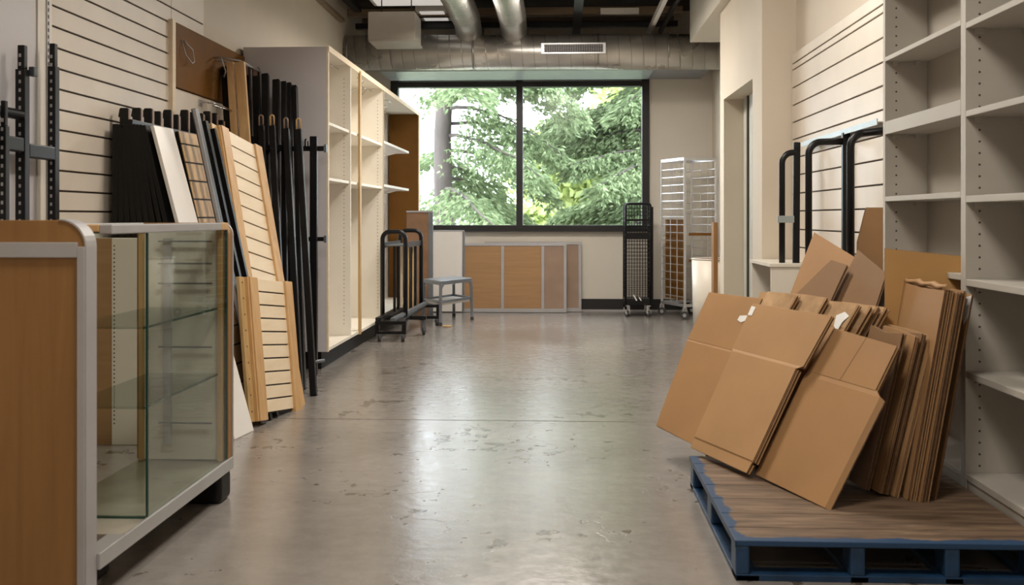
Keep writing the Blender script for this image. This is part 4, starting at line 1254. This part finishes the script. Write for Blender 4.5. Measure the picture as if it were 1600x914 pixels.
t = thing('sheet_pan_rack', (1.4, 11.4, 0), 'tall aluminium sheet pan rack on casters in right corner', 'rack')
Ap, Bp = Vector((1.33, 11.12, 0)), Vector((1.135, 11.62, 0))
dv = (Bp - Ap)
pv = Vector((dv.y, -dv.x, 0)).normalized() * 0.38
Cp, Dp = Ap + pv, Bp + pv
if Cp.x > 1.72: pass
for p in (Ap, Bp, Cp, Dp):
    MB().bar(p + up * 0.13, p + up * 1.745, 0.026, 0.026).build('corner_post', 'alu', t, bevel=0.002)
b = MB()
for p, q in ((Ap, Bp), (Cp, Dp), (Ap, Cp), (Bp, Dp)):
    b.bar(p + up * 1.735, q + up * 1.735, 0.025, 0.03)
    b.bar(p + up * 0.15, q + up * 0.15, 0.025, 0.03)
b.build('top_and_base_frame', 'alu', t)
b = MB()
for p, q in ((Ap, Bp), (Cp, Dp)):
    for i in range(17): b.bar(p + up * (0.24 + i * 0.087), q + up * (0.24 + i * 0.087), 0.016, 0.007) if p is Ap else b.bar(p + up * (0.24 + i * 0.087), q + up * (0.24 + i * 0.087), 0.006, 0.004)
b.build('pan_slides', 'alu', t)
b = MB()
for p, q in ((Bp, Dp), (Ap, Bp), (Cp, Dp)):
    for f in (0.33, 0.62): b.bar(p + (q - p) * f + up * 0.15, p + (q - p) * f + up * 1.73, 0.008, 0.008)
for i in range(12): b.bar(Bp + up * (0.3 + i * .12), Dp + up * (0.3 + i * .12), 0.008, 0.008)
b.build('wire_stays', 'alu', t)
b = MB()
for z in (1.36, 1.18, 1.62): b.bar(Ap + up * z, Cp + up * z, 0.012, 0.009)
b.build('cross_tie', 'alu', t)
for p in (Ap, Bp, Cp, Dp): caster(t, p.x, p.y, 0.045, 'alu', 0.13, 1.2)
t2 = tag(MB().prism([Bp + Vector((0.04, 0.02, 0.20)), Bp + Vector((0.21, -0.39, 0.20)), Bp + Vector((0.21, -0.39, 1.08)), Bp + Vector((0.04, 0.02, 1.08))], (0.012, 0.005, 0)).build('brown_board', 'brown'),
         'brown hardboard sheet standing inside the aluminium pan rack', 'board')
t2 = tag(MB().box(1.38, 1.66, 11.16, 11.175, 0.905, 0.935).build('wooden_strip', 'brown'), 'brown strip lying across pan rack, upper of two', 'strip')
t2 = tag(MB().box(1.38, 1.56, 11.16, 11.175, 0.62, 0.645).build('wooden_strip', 'brown'), 'brown strip lying across pan rack, lower of two', 'strip')

t = thing('round_bin', (1.47, 10.0, 0), 'white round bin with brown inside behind the wall corner', 'bin')
b = MB()
n = 32
ro, ri = 0.205, 0.192
rg = [[b.bm.verts.new((1.475 + r * math.cos(2 * math.pi * k / n), 10.05 + r * math.sin(2 * math.pi * k / n), z)) for k in range(n)] for r, z in ((0.19, 0.0), (ro, 0.70), (ri, 0.70), (ri, 0.12))]
for i in range(3):
    for k in range(n):
        f = b.bm.faces.new((rg[i][k], rg[i][(k + 1) % n], rg[i + 1][(k + 1) % n], rg[i + 1][k]))
        f.smooth = i != 1
        f.material_index = 1 if i == 2 else 0
b.bm.faces.new(rg[0][::-1])
b.bm.faces.new(rg[3]).material_index = 1
b.build('bin_body', ['white', 'brown'], t)
b = MB()
b.tube([(1.475 + 0.206 * math.cos(2 * math.pi * k / 32), 10.05 + 0.206 * math.sin(2 * math.pi * k / 32), 0.70) for k in range(33)], 0.006, 8)
b.build('rim', 'whitepure', t)
tag(MB().box(1.415, 1.455, 9.60, 9.75, 0.0, 1.055).build('wood_plank', 'oak', bevel=0.002), 'narrow brown plank standing between round bin and wall corner', 'plank')

# ------------------------------------------------------------------ outside
struct(MB().box(-30, 30, 12.3, 70, -0.6, -0.5).build('ground_outside', 'grass'))

def needles(b, p, d, size, rng):
    """One drooping spray of three narrow blades."""
    for k in range(3):
        a = d + Vector((rng.uniform(-.6, .6), rng.uniform(-.6, .6), rng.uniform(-.55, .1)))
        a.normalize()
        side = a.cross(Vector((rng.uniform(-1, 1), rng.uniform(-1, 1), rng.uniform(.2, 1)))).normalized()
        l = size * rng.uniform(0.7, 1.3)
        w_ = size * 0.17
        v = [p, p + a * l * .4 + side * w_, p + a * l, p + a * l * .4 - side * w_]
        b.append(v)

def quads_object(quads, name, m, parent):
    vs, fs = [], []
    for q in quads:
        i = len(vs)
        vs += [tuple(x) for x in q]
        fs.append((i, i + 1, i + 2, i + 3))
    me = bpy.data.meshes.new(name)
    me.from_pydata(vs, [], fs)
    me.materials.append(M[m])
    o = bpy.data.objects.new(name, me)
    COL.objects.link(o)
    if parent:
        o.parent = parent
        me.transform(Matrix.Translation(-Vector(parent.location)))
    return o

def conifer(x, y, r0, h, label, seed, nb, reach, dens, zmin=0.4, size=0.16, bias=None, spread=0.9):
    rng = random.Random(seed)
    t = thing('fir_tree', (x, y, -0.5), label, 'tree')
    pts = [(x + 0.03 * math.sin(k * 1.3), y + 0.02 * math.cos(k), -0.55 + h * k / 10) for k in range(11)]
    MB().tube(pts, r0, 18, radii=[r0 * (1.1 - 0.09 * k * 0.6) for k in range(11)]).build('trunk', 'bark', t)
    q = []
    bb_ = MB()
    for i in range(nb):
        z = zmin + (h * 0.85 - zmin) * (i + rng.random()) / nb
        a = rng.uniform(0, 2 * math.pi) if bias is None else rng.gauss(bias, spread)
        L_ = reach * (1 - 0.45 * z / h) * rng.uniform(0.7, 1.15)
        d = Vector((math.cos(a), math.sin(a), 0))
        lift, sag, bend = rng.uniform(-.1, .9), rng.uniform(.5, 1.5), rng.uniform(-.8, .8)
        P = []
        for k in range(9):
            f = k / 8
            P.append(Vector((x, y, z)) + d * L_ * f + Vector((0, 0, lift * f - sag * f * f * L_ / 2.5)) + Vector((-d.y, d.x, 0)) * bend * f * f + Vector((rng.uniform(-.03, .03), rng.uniform(-.03, .03), rng.uniform(-.02, .02))))
        bb_.tube(P, 0.03, 6, radii=[0.038 * (1 - 0.85 * k / 8) for k in range(9)])
        sd = Vector((-d.y, d.x, 0))
        ns = int(dens * L_)
        for s in range(ns):
            f = rng.uniform(0.18, 1.0)
            k = min(7, int(f * 8))
            p = P[k].lerp(P[k + 1], f * 8 - k)
            w_ = (1 - f) * 0.55 + 0.22
            off = rng.uniform(-1, 1) * w_
            p = p + sd * off + Vector((0, 0, -abs(off) * rng.uniform(0.2, 0.9) + rng.uniform(-.16, .06))) + d * abs(off) * 0.4
            needles(q, p, (d * 0.6 + sd * (1 if off > 0 else -1) * 0.8 + Vector((0, 0, -0.35))).normalized(), size, rng)
    bb_.build('branches', 'bark', t)
    quads_object(q, 'foliage', 'fir', t)
    return t

conifer(-1.95, 17.0, 0.165, 7.5, 'fir tree with thick grey trunk outside the left window pane', 21, 32, 3.0, 330, zmin=0.0, bias=0.25, size=0.11)
conifer(2.3, 18.8, 0.12, 8.0, 'fir tree with drooping boughs outside the right window pane', 22, 50, 3.1, 420, zmin=-0.2, bias=3.0, size=0.12)

def broadleaf(x, y, h, r, n, label, seed, zc, size=0.13, m='lime'):
    rng = random.Random(seed)
    t = thing('leafy_tree', (x, y, -0.5), label, 'tree')
    MB().tube([(x, y, -0.55), (x + 0.1, y, zc * 0.6), (x, y, zc + r * 0.4)], 0.09, 12, radii=[0.11, 0.08, 0.03]).build('trunk', 'bark', t)
    cl = []
    for i in range(26):
        v = Vector((rng.gauss(0, 1), rng.gauss(0, 1), rng.gauss(0, 1))).normalized() * r * rng.uniform(0.2, 1.0)
        cl.append(Vector((x, y, zc)) + Vector((v.x, v.y * .7, v.z * h)))
    q = []
    for i in range(n):
        c = rng.choice(cl)
        p = c + Vector((rng.gauss(0, .3), rng.gauss(0, .3), rng.gauss(0, .22))) * r * .55
        a = Vector((rng.uniform(-1, 1), rng.uniform(-1, 1), rng.uniform(-1, .5))).normalized()
        s_ = a.cross(Vector((rng.uniform(-1, 1), rng.uniform(-1, 1), rng.uniform(-1, 1)))).normalized()
        l = size * rng.uniform(.6, 1.3)
        q.append([p, p + a * l * .5 + s_ * l * .35, p + a * l, p + a * l * .5 - s_ * l * .35])
    quads_object(q, 'foliage', m, t)
    return t
broadleaf(2.6, 25.0, 1.0, 2.6, 9000, 'bright green leafy tree behind the firs at right of window', 31, 3.2, 0.22)
broadleaf(-0.6, 26.0, 0.55, 1.9, 5000, 'low bright leafy tree behind the firs, centre of window', 32, 0.7, 0.2)
broadleaf(-4.4, 24.0, 0.5, 1.6, 4000, 'low bright leafy tree beyond the grey trunk at left', 33, 0.5, 0.2)
broadleaf(0.9, 22.5, 0.8, 1.7, 6000, 'pale green leafy tree behind the right window pane', 34, 2.0, 0.18)
